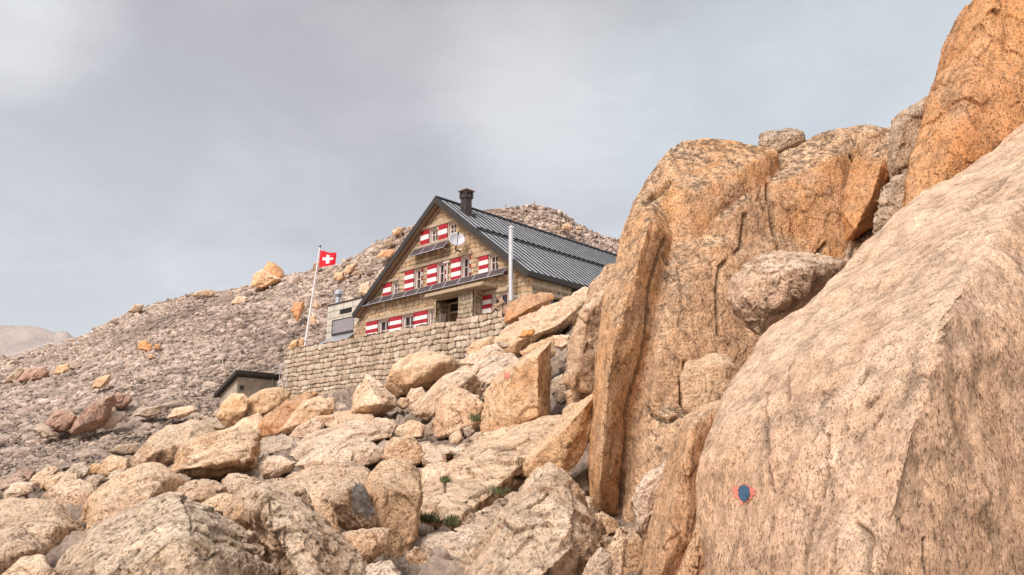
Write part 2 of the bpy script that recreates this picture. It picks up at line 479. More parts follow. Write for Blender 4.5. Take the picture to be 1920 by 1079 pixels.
def rock(name, label, cat, mat, pts, fr=fU, rnd=0.8, rough=0.85, facets=1.25, grain=0.8, group=None, res=1.6, strat=None, cracks=0.5, cuts=(), **kw):
    seed = seed_of(label, pts)
    V, F, Y, w, size = rock_hull(pts, fr, seed, **kw)
    V, F = round_off(V, F, size / 22 * rnd)
    e = res * Y / PXR
    Yc = Y + 0.1 * w
    thr = lambda m, V_, F_: np.where(m[:, 1] > Yc, 3.5, 1.0) * e * np.clip(m[:, 1] / Y, 0.5, 2) * 1.5
    V, F = refine(V, F, thr)
    V = smooth(V, F, 2, 0.5)
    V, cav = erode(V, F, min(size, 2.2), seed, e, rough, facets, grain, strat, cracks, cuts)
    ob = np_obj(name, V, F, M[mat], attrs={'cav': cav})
    tag(ob, label, cat, group)
    ROCKS.append(ob)
    return ob

def rock_mass(name, label, cat, mat, pieces, vox, size, rnd=.8, **kw):
    """several hulls fused into one continuous body of rock; each piece: (ochre, dict of rock_hull arguments)"""
    seed = len(label) * 31; Vs, Fs, Oc, n = [], [], [], 0
    for i, (oc, k) in enumerate(pieces):
        V, F, Y, w, s_ = rock_hull(k.pop('pts'), k.pop('fr', fU), seed + i, **k)
        V, F = round_off(V, F, s_ / 14 * rnd)
        Vs.append(V); Fs.append(F + n); Oc.append(np.full(len(V), oc)); n += len(V)
    V = np.concatenate(Vs); F = np.concatenate(Fs); Oc = np.concatenate(Oc)
    me = bpy.data.meshes.new('tmp'); me.from_pydata(V.tolist(), [], F.tolist()); t = bpy.data.objects.new('tmp', me); COL.objects.link(t)
    md = t.modifiers.new('r', 'REMESH'); md.mode = 'VOXEL'; md.voxel_size = vox
    ev = t.evaluated_get(bpy.context.evaluated_depsgraph_get()); m2 = ev.to_mesh(); m2.calc_loop_triangles()
    V2 = np.empty(len(m2.vertices) * 3, np.float32); m2.vertices.foreach_get('co', V2); V2 = V2.reshape(-1, 3).astype(float)
    F2 = np.empty(len(m2.loop_triangles) * 3, np.int32); m2.loop_triangles.foreach_get('vertices', F2); F2 = F2.reshape(-1, 3)
    ev.to_mesh_clear(); bpy.data.objects.remove(t)
    from mathutils.kdtree import KDTree
    kd = KDTree(len(V))
    for i, p in enumerate(V): kd.insert(p, i)
    kd.balance()
    och = np.array([Oc[kd.find(p)[1]] for p in V2])
    V2 = smooth(V2, F2, 4, .5)
    och = smooth(np.stack((och, och, och), 1), F2, 25, .6)[:, 0]
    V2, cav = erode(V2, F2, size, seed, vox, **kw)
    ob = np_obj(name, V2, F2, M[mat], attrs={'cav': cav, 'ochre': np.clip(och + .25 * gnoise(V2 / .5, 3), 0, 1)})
    return tag(ob, label, cat)

def rot_strat(ax, az, sx, sy, sz):
    """anisotropy matrix: stretches the chiselling along one direction"""
    R = np.array(Matrix.Rotation(az, 3, 'Z') @ Matrix.Rotation(ax, 3, 'Y'))
    return R @ np.diag((sx, sy, sz))

B_ = 'boulder'
# ---- foreground, left part ------------------------------------------------------------
rock('boulder', 'very large pitted boulder at the bottom left with a darker lower face', B_, 'pitted',
     [(255,1050),(330,960),(400,880),(480,800),(600,740),(700,705),(740,700),(830,740),(1000,800),(1130,855),(1210,920),(1300,1040),(1340,1150),(1250,1230),(300,1230),(240,1150)], fA,
     Y=5.0, f=[(850,745,.35),(885,905,.75),(620,1010,.85),(480,1095,.9),(1050,980,.6),(900,1200,.9)], th=.6, grain=1.0, facets=.8, res=1.4, cuts=[([fA(x, y) for x, y in ((870, 870), (960, 905), (1060, 905), (1140, 945), (1260, 1010))], .012, .05), ([fA(x, y) for x, y in ((845, 740), (880, 820), (885, 905))], .01, .02), ([fA(x, y) for x, y in ((640, 960), (560, 1010), (470, 1090))], .01, .02)])
rock('slab_boulder', 'long pale slab sloping down to the right beside the very large pitted boulder', 'slab boulder', 'pale',
     [(1105,720),(1140,685),(1225,655),(1300,690),(1420,765),(1530,860),(1620,950),(1680,1030),(1700,1150),(1500,1200),(1360,1150),(1285,1010),(1235,880),(1200,780)], fA, Y=4.9,
     f=[(1220,700,.25),(1250,850,.5),(1330,1000,.6),(1450,1150,.65),(1480,900,.35),(1400,800,.35)], th=.5, res=1.4, cuts=[([fA(x, y) for x, y in ((1245, 720), (1250, 860), (1300, 1000), (1370, 1090))], .01, .03), ([fA(x, y) for x, y in ((1340, 800), (1450, 900), (1560, 1000))], .008, .02)])
rock('boulder', 'angular boulder with a flat dark grey lichen-covered end face', B_, 'cream',
     [(0,725),(50,690),(120,653),(190,655),(225,705),(262,800),(255,850),(190,882),(90,850),(25,775)], fB, Y=5.9,
     f=[(118,680,.38),(130,760,.36),(195,860,.28),(60,740,.3)], th=.7)
rock('boulder', 'rounded tan boulder half hidden behind the long pale slab', B_, 'tan', [(1420,750),(1500,752),(1545,800),(1563,850),(1550,898),(1490,900),(1430,850)], fA, Y=5.6)
rock('slab_boulder', 'tall upright slab with a bright flat top in the middle foreground', 'slab boulder', 'tan',
     [(212,690),(230,645),(290,560),(340,548),(420,575),(458,600),(473,650),(470,740),(445,850),(420,960),(395,1130),(260,1130),(225,900)], fB, Y=6.3,
     f=[(226,722,.26),(300,690,.34),(464,690,.22),(440,880,.24),(238,900,.36),(250,1080,.40),(392,1070,.30)], th=.7, lean=.7, facets=.6, rnd=.4)
rock('boulder', 'low block wedged under the dark grey faced boulder', B_, 'cream', [(90,900),(160,880),(250,862),(322,872),(305,960),(240,1012),(150,1050),(20,1060),(0,980)], fB, Y=5.15)
rock('boulder', 'low pale block at the bottom edge left of the centre gully', B_, 'pale', [(150,1070),(200,1040),(320,1008),(372,1079),(380,1160),(150,1170)], fB, Y=4.8)
rock('boulder', 'large rounded grey boulder at the left edge with a dark underside', B_, 'cream',
     [(-120,800),(0,738),(60,720),(180,718),(260,738),(320,790),(370,842),(397,875),(390,940),(320,1000),(250,1040),(100,1060),(-120,1000)], fA, Y=7.2,
     f=[(0,830,.4),(150,880,.75),(260,850,.6),(200,980,.8)], rnd=1.6, facets=.6, grain=1.3)
rock('boulder', 'rounded pale boulder at the left edge in front of the large rounded grey one', B_, 'cream', [(-160,900),(-60,850),(40,842),(100,865),(155,895),(207,955),(212,985),(150,1050),(60,1110),(-100,1150),(-180,1050)], fA, Y=5.6, rnd=1.6, facets=.6, grain=1.3)
rock('boulder', 'small pale rock in the bottom left corner', B_, 'pale', [(0,1090),(40,1040),(90,1000),(190,978),(240,1030),(268,1079),(265,1170),(0,1180)], fA, Y=4.7, rnd=1.4)
rock('slab_boulder', 'big smooth cream slab rising to the right above the bottom left boulders', 'slab boulder', 'cream',
     [(398,850),(402,765),(440,705),(500,655),(560,618),(620,590),(690,568),(745,570),(795,605),(865,645),(800,700),(700,780),(600,860),(420,960)], fA, Y=8.6, f=[(470,800,.7),(560,720,.6),(700,640,.45),(560,860,.9)], rnd=1.4, facets=.5)
rock('slab_boulder', 'orange streaked narrow slab leaning on the big smooth cream slab', 'slab boulder', 'tan', [(410,860),(415,800),(475,725),(540,690),(620,662),(700,648),(738,652),(742,700),(660,770),(560,850),(440,930)], fA, Y=6.9)
rock('boulder', 'grey rounded boulder with a cracked side behind the left edge boulders', B_, 'cream', [(203,718),(240,680),(300,645),(370,638),(430,668),(442,705),(412,775),(402,860),(330,850),(260,800)], fA, Y=9.4, rnd=1.3)
rock('boulder', 'flat pale rock left of the grey cracked boulder', B_, 'pale', [(14,705),(50,660),(108,647),(162,655),(152,695),(100,715),(28,738)], fA, dY=0)
rock('boulder', 'narrow rock leaning above the flat pale rock at the left', B_, 'cream', [(138,650),(168,612),(220,583),(272,590),(255,640),(190,675)], fA)
rock('boulder', 'orange tinted hump just below the red rocks at the left edge', B_, 'tan', [(188,672),(230,630),(300,600),(352,610),(356,655),(300,660),(230,690)], fA)
rock('boulder', 'small rock with a dark shaded right side near the foot of the scree', B_, 'grey', [(308,602),(340,570),(392,560),(413,590),(402,625),(360,645)], fA)
rock('boulder', 'small tan rock squeezed between two rounded rocks near the scree foot', B_, 'tan', [(398,585),(440,563),(476,570),(472,612),(418,622)], fA)
rock('boulder', 'low reddish rock at the far left edge', B_, 'pink', [(-40,700),(0,665),(40,625),(90,610),(120,640),(60,672),(10,712)], fA, dY=1)
rock('boulder', 'rounded red rock among the small rocks at the left edge', B_, 'pink', [(48,642),(68,602),(118,583),(166,598),(148,648)], fA, dY=1.5)
rock('boulder', 'orange brown boulder against the scree left of the big orange cream one', B_, 'tan', [(458,612),(480,545),(520,528),(592,540),(604,600),(560,630),(500,628)], fA)
rock('boulder', 'small grey rock below the orange brown boulder', B_, 'grey', [(383,652),(430,613),(482,620),(497,642),(440,675)], fA)
rock('boulder', 'small pale rock under the orange brown boulder', B_, 'pale', [(488,640),(520,600),(570,593),(594,610),(570,655)], fA)
rock('boulder', 'big orange cream boulder behind the striated one', B_, 'tan',
     [(608,560),(650,500),(700,440),(780,398),(880,371),(932,374),(1015,430),(1000,500),(880,560),(800,590),(770,582),(700,580),(620,592)], fA, f=[(720,510,1.0),(880,400,.2),(860,470,.8),(790,560,.9)], rnd=1.1, dY=.6)
rock('boulder', 'large striated golden boulder lying tilted in the middle left', B_, 'tan',
     [(788,602),(830,530),(852,470),(960,430),(1100,403),(1192,418),(1188,520),(1172,592),(1100,608),(1010,648),(900,632),(830,617)], fA, f=[(880,500,.35),(870,590,.9),(1010,560,1.0),(1150,540,.7),(1170,440,.1)],
     strat=rot_strat(math.radians(-20), 0, .35, 1, 2.2), rnd=1.1, cuts=[([fA(x, y) for x, y in ((860, 500), (960, 470), (1090, 450))], .02, .04), ([fA(x, y) for x, y in ((850, 560), (970, 530), (1150, 500))], .02, .04), ([fA(x, y) for x, y in ((840, 600), (1000, 590), (1160, 560))], .025, .05)])
rock('boulder', 'dark undercut rock right of the striated golden boulder', B_, 'grey', [(1178,462),(1230,440),(1300,438),(1382,450),(1372,485),(1320,522),(1240,522),(1178,522)], fA)
rock('boulder', 'small shaded rock under the end of the striated boulder', B_, 'grey', [(1170,575),(1190,520),(1235,508),(1244,540),(1210,590)], fA)
rock('boulder', 'flat layered grey rock below the dark undercut rock', B_, 'pale', [(1118,612),(1180,578),(1230,535),(1290,528),(1362,560),(1344,595),(1240,640),(1180,634)], fA)
rock('boulder', 'rounded grey block under the front tip of the striated boulder', B_, 'cream', [(1018,642),(1060,614),(1130,618),(1204,650),(1194,695),(1110,715),(1045,705)], fA)
rock('boulder', 'flat tan rock below the striated golden boulder', B_, 'tan', [(763,708),(850,668),(900,638),(962,638),(1043,670),(1044,705),(1000,724),(900,766),(830,745)], fA)
rock('boulder', 'shaded rock tucked behind the top of the very large pitted boulder', B_, 'grey', [(735,680),(780,672),(850,672),(860,700),(800,730),(740,712)], fA, Y=9.6)
rock('boulder', 'small grey rock left of the striated boulder foot', B_, 'grey', [(790,625),(830,612),(880,630),(875,668),(820,675),(790,660)], fA)
rock('boulder', 'pitted pale rock directly above the very large pitted boulder', B_, 'cream', [(898,775),(960,730),(1020,700),(1080,708),(1103,750),(1070,790),(980,800)], fA)
rock('boulder', 'orange flushed rock behind the long pale slab', B_, 'tan', [(1030,790),(1090,760),(1110,700),(1200,660),(1290,640),(1400,680),(1420,760),(1300,860),(1150,900),(1050,850)], fA, Y=6.6)
rock('slab_boulder', 'wide orange topped slab left of the dark grey faced boulder', 'slab boulder', 'tan', [(1290,680),(1380,630),(1480,615),(1600,640),(1640,660),(1500,720),(1480,790),(1380,760)], fA, Y=7.4, lean=1.2)
rock('boulder', 'rounded tan boulder in front of the little hut wall', B_, 'tan', [(995,345),(1030,290),(1068,243),(1122,243),(1150,268),(1140,320),(1100,385),(1040,395),(1005,370)], fA, Y=31)
rock('boulder', 'broad cream boulder hiding the right corner of the little hut', B_, 'tan', [(1083,375),(1100,310),(1140,262),(1210,220),(1292,213),(1333,240),(1330,285),(1250,330),(1180,360),(1120,388)], fA, Y=32)
rock('boulder', 'bright orange boulder with dark stains below the terrace wall corner', B_, 'ochre', [(1195,395),(1220,340),(1300,290),(1400,238),(1462,240),(1430,290),(1370,350),(1280,435),(1210,440)], fA)
rock('boulder', 'steep tan rock right of the bright orange boulder', B_, 'tan', [(1285,415),(1350,340),(1400,280),(1450,253),(1503,270),(1533,310),(1520,350),(1420,380),(1330,428)], fA)
rock('boulder', 'grey cream rock left of the bright orange boulder', B_, 'cream', [(1065,405),(1120,360),(1200,333),(1222,375),(1200,430),(1110,418)], fA)
rock('boulder', 'low mottled rock under the steep tan rock', B_, 'cream', [(1335,445),(1370,400),(1430,366),(1495,378),(1490,425),(1400,450)], fA)
rock('boulder', 'low rock peeking out behind the big orange cream boulder', B_, 'grey', [(915,380),(950,348),(1003,358),(1040,400),(1000,425),(940,400)], fA)
rock('slab_boulder', 'long pale slab lying across the slope in the middle left', 'slab boulder', 'pale',
     [(-135,525),(-100,470),(-20,410),(100,378),(240,356),(312,362),(340,392),(325,442),(250,465),(180,450),(60,468),(0,488),(-95,548)], fB, lean=.8, strat=rot_strat(math.radians(-15), 0, .4, 1, 1.8))
rock('slab_boulder', 'second pale slab just below the long one lying across the slope', 'slab boulder', 'pale',
     [(-110,570),(-40,505),(80,460),(200,443),(262,478),(303,505),(285,535),(200,575),(60,568),(-60,590)], fB, lean=.8)
rock('slab_boulder', 'cracked grey slab below the two pale slabs', 'slab boulder', 'cream', [(-180,690),(-150,620),(-40,585),(100,568),(200,578),(232,640),(170,690),(0,700),(-90,720)], fB, lean=.9, lay=True)
# ---- middle -------------------------------------------------------------------------
rock('boulder', 'big orange boulder resting at the foot of the terrace wall', B_, 'tan', [(298,205),(340,110),(400,68),(470,53),(560,58),(622,78),(634,112),(590,170),(490,215),(410,250),(360,258),(318,222)], fB, f=[(350,140,1.0),(430,110,1.5),(560,100,1.0),(420,200,1.8)], dY=.5, th=1)
rock('boulder', 'pale triangular boulder below the terrace wall', B_, 'pale', [(143,335),(158,250),(215,158),(262,180),(342,260),(355,300),(290,335),(230,358)], fB, f=[(225,190,.4),(280,290,1.1),(190,300,1.0)])
rock('boulder', 'small rounded rock under the big orange boulder', B_, 'cream', [(398,262),(420,220),(470,213),(492,250),(452,292),(410,292)], fB)
rock('boulder', 'small tan rock right of the pale triangular boulder', B_, 'tan', [(353,295),(370,260),(408,263),(414,302),(380,315)], fB)
rock('slab_boulder', 'pale leaning slab with long parallel cracks left of the red marked boulder', 'slab boulder', 'pale',
     [(428,305),(500,230),(570,158),(640,128),(742,118),(765,150),(740,250),(660,300),(545,375),(440,345)], fB, f=[(560,230,.7),(650,200,.6),(700,160,.2),(560,320,1.0)], strat=rot_strat(math.radians(-38), 0, .35, 1, 2), dY=.3)
rock('boulder', 'broad grey boulder with a green tuft at its right foot', B_, 'cream', [(526,375),(560,262),(640,218),(722,255),(757,300),(745,370),(705,415),(600,445),(530,442)], fB)
rock('slab_boulder', 'layered grey slab behind the red marked boulder', 'slab boulder', 'pale', [(690,160),(740,82),(880,68),(935,88),(860,180),(750,235)], fB, Y=18, strat=rot_strat(math.radians(-30), 0, .3, 1, 2.5))
RED = rock('boulder', 'tall tan boulder with a small red paint mark on its left face', B_, 'tan',
     [(752,465),(757,330),(760,220),(800,168),(900,108),(1000,38),(1062,8),(1070,120),(1057,345),(1000,358),(880,372),(800,400)], fB, Y=13.2,
     f=[(800,200,.25),(790,360,.45),(1010,60,.5),(1005,340,.7),(900,150,.45)], th=.8, facets=.6)
rock('boulder', 'small bright rock on the crest above the red marked boulder', B_, 'pale', [(640,100),(690,68),(760,22),(820,18),(858,60),(810,105),(700,118)], fB, Y=21)
rock('slab_boulder', 'broad bare pink granite slab forming the middle of the slope', 'slab boulder', 'tan',
     [(478,695),(500,640),(560,590),(640,560),(700,520),(780,398),(900,368),(1100,348),(1118,390),(1010,480),(975,545),(925,610),(860,665),(760,745),(640,825),(560,805),(468,785)], fB, Y=10.6, lean=2.2, th=.5, facets=.6, lay=True, cuts=[([fB(x, y) for x, y in ((640, 830), (740, 745), (860, 665), (960, 600))], .03, .10), ([fB(x, y) for x, y in ((575, 620), (580, 700))], .012, .03), ([fB(x, y) for x, y in ((700, 540), (780, 500), (900, 490))], .02, .04)])
rock('boulder', 'grey mottled block on the left shoulder of the broad pink slab', B_, 'cream', [(466,590),(560,560),(650,578),(645,640),(570,720),(480,712)], fB, Y=8.9, lean=1)
rock('slab_boulder', 'golden slab leaning against the cliff over a dark gap', 'slab boulder', 'tan',
     [(918,592),(985,500),(1020,460),(1100,370),(1200,280),(1272,232),(1288,250),(1265,380),(1245,450),(1185,560),(1122,622),(1060,590),(980,625),(930,628)], fB, Y=9.3,
     f=[(1000,520,.3),(1100,430,.35),(1230,290,.2),(1110,590,.35),(1220,440,.0)], th=.35, facets=.7, lean=.5)
rock('boulder', 'small grey rock inside the dark gap under the leaning slab', B_, 'grey', [(1138,695),(1160,640),(1240,588),(1254,700),(1210,725)], fB, Y=9.5)
rock('boulder', 'small pale rock at the foot of the left cliff column', B_, 'pale', [(1162,742),(1200,713),(1257,723),(1258,788),(1200,778)], fB, Y=8.4)
rock('boulder', 'small brown rock right behind the peaked boulder', B_, 'tan', [(1250,800),(1300,790),(1370,830),(1380,880),(1310,900),(1260,850)], fB, Y=8.2)
rock('boulder', 'big peaked pale boulder in the centre foreground', B_, 'pale',
     [(630,1100),(690,990),(740,915),(772,850),(832,826),(900,758),(930,700),(962,648),(1012,598),(1060,588),(1122,618),(1152,680),(1175,745),(1250,780),(1300,812),(1328,900),(1340,1000),(1345,1180),(620,1200)], fB, Y=5.7,
     f=[(1040,640,.15),(960,800,.45),(1130,780,.4),(860,900,.6),(1180,930,.7),(1000,1100,.95),(780,1100,.9)], th=.45, facets=1.2, cuts=[([fB(x, y) for x, y in ((820, 815), (870, 860), (900, 878), (985, 872))], .012, .05), ([fB(x, y) for x, y in ((1050, 690), (1010, 735), (960, 770))], .01, .03), ([fB(x, y) for x, y in ((1240, 960), (1215, 1079))], .012, .04)])
rock('boulder', 'narrow upright splinter between the peaked boulder and the cliff foot', B_, 'pale', [(1320,960),(1350,890),(1400,865),(1418,900),(1400,1000),(1375,1160),(1290,1170)], fB, Y=5.6, th=.5)
rock('boulder', 'shaded low rock at the bottom edge right of the peaked boulder', B_, 'pale', [(1200,1100),(1240,1000),(1300,950),(1340,1000),(1330,1180),(1190,1180)], fB, Y=5.0)
rock('boulder', 'grey angular block lying in the centre gully', B_, 'pale', [(448,932),(480,898),(600,883),(702,888),(742,930),(702,992),(622,1048),(560,1015),(490,985)], fB, Y=6.1, lean=.7)
rock('boulder', 'dark brown rock under the grey angular block', B_, 'tan', [(402,985),(440,948),(482,970),(562,1020),(568,1055),(480,1082),(405,1045)], fB, Y=5.75)
rock('boulder', 'sloping grey pink rock above the grey angular block', B_, 'cream', [(618,865),(700,808),(850,718),(935,672),(905,765),(832,828),(772,862),(742,915),(680,885)], fB, Y=6.9, lean=1, lay=True)
rock('boulder', 'faceted grey rock beside the path steps', B_, 'cream', [(288,540),(300,470),(340,445),(420,440),(465,480),(488,545),(430,578),(330,555)], fB)
rock('boulder', 'flat stepping rock at the top of the centre gully', B_, 'cream', [(440,475),(500,462),(570,510),(575,560),(520,575),(470,545)], fB, dY=.4, lean=1, lay=True)
rock('boulder', 'small upright rock with a pale tip on the path', B_, 'pale', [(596,440),(640,400),(662,450),(632,478),(600,470)], fB)
rock('boulder', 'small rock against the foot of the broad grey boulder', B_, 'grey', [(662,405),(700,388),(714,420),(690,450),(664,430)], fB)
rock('boulder', 'small rock at the left foot of the red marked boulder', B_, 'grey', [(688,452),(720,420),(752,424),(752,472),(712,475)], fB)
rock('boulder', 'flat path stone below the small upright rock', B_, 'grey', [(618,545),(668,508),(704,530),(690,556),(640,566)], fB, lean=1, lay=True)
rock('boulder', 'low pale path stone left of the flat path stone', B_, 'pale', [(500,500),(560,478),(620,492),(600,520),(540,530)], fB, lean=1, lay=True)
rock('boulder', 'flat pale path stone between the upright rock and the slab', B_, 'pale', [(590,505),(650,480),(720,470),(700,505),(640,530)], fB, lean=1, lay=True)
rock('boulder', 'tan rock between two slabs left of the path', B_, 'tan', [(318,445),(350,400),(430,368),(482,388),(478,445),(400,458)], fB)
rock('boulder', 'small shaded rock in a gap left of the broad grey boulder', B_, 'grey', [(478,392),(520,374),(530,430),(487,445)], fB)
rock('slab_boulder', 'large cream slab above the long pale slab', 'slab boulder', 'cream', [(15,385),(60,328),(180,322),(244,350),(210,378),(80,400)], fB, lean=1, lay=True)
rock('boulder', 'tan boulder at the foot of the terrace wall left of the triangular one', B_, 'tan', [(-35,350),(0,268),(60,263),(70,310),(35,345)], fB)
rock('boulder', 'bright cream rock below the tan boulder at the wall foot', B_, 'cream', [(-60,375),(-20,345),(60,340),(80,370),(20,398)], fB)
rock('boulder', 'dark wedge shaped rock in the gap right of the red marked boulder', B_, 'grey', [(1065,185),(1118,148),(1142,190),(1138,290),(1100,300),(1070,240)], fB, Y=14.6)
rock('boulder', 'stacked tan block between the red marked boulder and the cliff', B_, 'tan', [(1128,240),(1200,198),(1262,188),(1290,215),(1240,285),(1150,310)], fB, Y=12.6)
rock('boulder', 'blocky rock under the stacked tan block', B_, 'tan', [(1120,320),(1150,290),(1210,280),(1190,330),(1110,370)], fB, Y=12.0)
rock('boulder', 'reddish boulder by the right end of the terrace wall with a dark lichen top', B_, 'ochre', [(1000,750),(1008,590),(1060,530),(1100,498),(1250,438),(1400,403),(1522,428),(1540,480),(1450,600),(1250,710),(1100,770)], fZ4, Y=28.5, f=[(1030,610,.6),(1040,730,.8),(1340,560,.9),(1350,440,.2)], facets=.7)
rock('slab_boulder', 'smooth sunlit bedrock slope rising to the cliff below the hut', 'slab boulder', 'cream',
     [(905,1010),(960,880),(1040,790),(1150,745),(1300,650),(1500,545),(1750,465),(1900,430),(2000,440),(1990,640),(1900,720),(1800,760),(1540,900),(1300,1010),(1100,1090),(930,1080)], fZ4, Y=25.5, lean=1.2,
     f=[(1250,760,1.2),(1600,600,.8),(1200,930,2.2),(1600,780,1.8),(1850,560,.8)], th=.6, rough=1.4)
rock('boulder', 'pale rounded rock just under the roof eave at the right end of the hut', B_, 'pale', [(1742,488),(1770,420),(1900,350),(1980,370),(1980,470),(1830,490)], fZ4, Y=27)
rock('boulder', 'small orange flake on the sunlit bedrock slope', B_, 'ochre', [(1155,910),(1200,845),(1325,825),(1335,870),(1290,905),(1200,925)], fZ4, Y=22.3)
rock('boulder', 'white angular block on the slope left of the cliff', B_, 'pale', [(1528,1005),(1538,900),(1620,893),(1722,898),(1735,1000),(1640,1060)], fZ4, Y=18.5)
rock('boulder', 'cream boulder at the right foot of the terrace wall', B_, 'cream', [(560,1079),(640,990),(720,930),(850,918),(902,960),(860,1030),(760,1110),(600,1140)], fZ4, Y=27.5)
rock('boulder', 'golden rounded boulder below the right end of the terrace wall', B_, 'tan', [(738,1085),(850,998),(930,1015),(985,1060),(1000,1120),(900,1150),(760,1150)], fZ4, Y=24)
rock('boulder', 'flat dark stone lying on the sunlit bedrock slope', B_, 'grey', [(905,965),(960,955),(1110,1010),(1090,1030),(960,1040)], fZ4, Y=23.6)
rock('slab_boulder', 'tan sloping rock directly behind the top of the red marked boulder', 'slab boulder', 'tan', [(1180,1085),(1290,1000),(1420,940),(1545,905),(1560,1090),(1500,1180),(1250,1180)], fZ4, Y=17, lean=1)
VS = rot_strat(0, 0, 1.1, 1.1, .75)
rock_mass('cliff', 'massive tan and orange granite cliff with vertical grooves right of the hut', 'cliff', 'cliff', [
    (1, dict(pts=[(395,360),(405,325),(440,250),(500,160),(548,120),(620,108),(700,104),(780,112),(860,130),(992,158),(990,260),(900,400),(760,560),(560,760),(290,700),(285,560),(318,450),(345,385)], fr=fC, Y=10.5, th=1.0, lean=-.15, f=[(560,200,.5),(480,330,.7),(640,330,.9),(860,220,.6),(420,450,.7),(740,400,.85),(600,600,.9),(400,640,.7),(900,330,.5)])),
    (0.75, dict(pts=[(1212,345,-.9),(1190,385,-.6),(1170,440,-.35),(1154,492,-.1),(1138,545,0),(1122,640),(1111,740),(1105,850),(1108,935),(1130,972),(1165,975),(1185,880),(1205,700),(1240,560),(1258,450,-.3),(1262,400,-.7),(1240,350,-1.0)], fr=fU, Y=9.4, th=1.6, f=[(1200,440,-.02),(1176,530,.25),(1160,600,.4),(1245,440,-.1),(1150,640,.72),(1139,720,.82),(1130,820,.85),(1124,910,.85),(1215,430,.3)])),
    (0.1, dict(pts=[(1246,428,-.45),(1300,402,-.55),(1400,392,-.6),(1500,415,-.7),(1590,490,-.7),(1560,560),(1450,660),(1405,740),(1330,790),(1260,900),(1205,990),(1190,1090),(1150,1090),(1146,1000),(1154,880),(1164,790),(1186,680),(1203,560),(1225,470)], fr=fU, Y=9.7, th=.55, f=[(1262,470,.12),(1248,580,.5),(1380,470,.0),(1232,680,.75),(1214,800,.95),(1196,930,1.05),(1340,460,.2),(1400,560,.05),(1380,640,-.1)])),
    (0.85, dict(pts=[(760,470),(800,380),(900,300),(960,215),(1040,165),(1150,115),(1240,80),(1320,95),(1375,135),(1385,200),(1345,330),(1335,500),(1340,665),(1180,690),(1000,700),(850,640)], fr=fC, Y=10.6, th=.5, f=[(1000,300,.45),(980,560,.6),(1180,300,.35),(1280,180,.2),(1250,560,.35)])),
    (0.35, dict(pts=[(480,520),(640,440),(760,390),(850,340),(960,260),(1000,380),(960,640),(800,800),(640,900),(500,800),(440,640)], fr=fC, Y=10.0, th=.4, f=[(560,560,.35),(800,430,.35),(820,620,.35)])),
    (0, dict(pts=[(1330,600),(1400,590),(1450,640),(1440,720),(1390,800),(1320,820),(1290,720)], fr=fU, Y=10.4)),
    (0.0, dict(pts=[(60,632),(140,605),(200,588),(282,580),(350,584),(427,588),(440,640),(440,720),(380,760),(290,760),(240,720),(150,660)], fr=fE, Y=11.3, th=.9, lean=.2)),
    (0.1, dict(pts=[(1000,175),(1050,140),(1120,112),(1200,85),(1260,75),(1370,95),(1380,140),(1250,150),(1100,190),(1010,215)], fr=fC, Y=11.5, lean=.1)),
    (0.0, dict(pts=[(1570,500),(1610,420),(1660,400),(1720,420),(1700,500),(1620,560),(1560,580)], fr=fU, Y=9.9)),
    (0, dict(pts=[(1215,800),(1240,760),(1290,770),(1340,775),(1320,840),(1250,900),(1205,900)], fr=fU, Y=8.8)),
    (.1, dict(pts=[(1590,300),(1680,235),(1740,205),(1800,300),(1780,480),(1620,500)], fr=fU, Y=11.3, th=.8)),
    (.1, dict(pts=[(1340,560),(1420,540),(1560,520),(1640,520),(1600,640),(1400,760),(1330,700)], fr=fU, Y=10.3, th=.8)),
], .021, 1.6, rnd=.35, strat=VS, facets=.32, rough=.55, grain=.75, cracks=.5, cuts=[
    ([fC(x, y) for x, y in ((955, 310), (960, 400), (975, 500), (1012, 625))], .035, .07), ([fC(x, y) for x, y in ((850, 450), (830, 600), (735, 690), (722, 800), (735, 1000))], .03, .05),
    ([fD(x, y) for x, y in ((250, 370), (300, 412), (350, 428), (392, 400))], .03, .07), ([fD(x, y) for x, y in ((418, 180), (402, 260), (404, 350), (425, 392))], .03, .07),
    ([fC(x, y) for x, y in ((395, 400), (450, 350), (500, 300))], .05, .07), ([fC(x, y) for x, y in ((1345, 180), (1370, 240), (1320, 330), (1330, 640))], .04, .10),
    ([fC(x, y) for x, y in ((1170, 640), (1225, 580))], .03, .05), ([fU(x, y) for x, y in ((1243, 450), (1220, 540), (1204, 660), (1178, 780), (1166, 900), (1162, 985))], .03, .05),
    ([fC(x, y) for x, y in ((540, 690), (560, 860), (545, 960))], .02, .04)])
# ------------------------------------------------------------------ the cliff on the right
K_ = 'rock block'
rock('rock_pinnacle', 'narrow pillar at the left edge of the cliff below the hut eave', 'rock pinnacle', 'tan',
     [(1062,712),(1066,650),(1078,610),(1096,570),(1110,535),(1140,498),(1160,505),(1165,600),(1145,720),(1110,735)], fU, Y=12.2, f=[(1100,590,.35),(1085,690,.35),(1135,560,.2)], th=1.6, strat=VS)
rock('boulder', 'grey white boulder wedged in the cliff between the main column and the big slab', B_, 'cream',
     [(778,845),(800,740),(855,700),(905,640),(962,608),(1015,645),(1100,652),(1200,655),(1342,663),(1300,730),(1180,840),(1090,910),(1000,960),(920,1005),(860,975),(800,900)], fC, Y=8.2,
     f=[(925,690,.35),(1070,700,.5),(1200,720,.25),(850,830,.45),(950,920,.45),(1010,860,.5)], th=.45, facets=1.3, rnd=.35)
rock('boulder', 'rounded boulder jammed in the cliff left of the big slab', B_, 'tan', [(1277,705),(1290,680),(1330,663),(1372,668),(1395,705),(1388,748),(1350,775),(1305,785),(1281,765)], fU, Y=8.7, rnd=1.3, facets=.8)
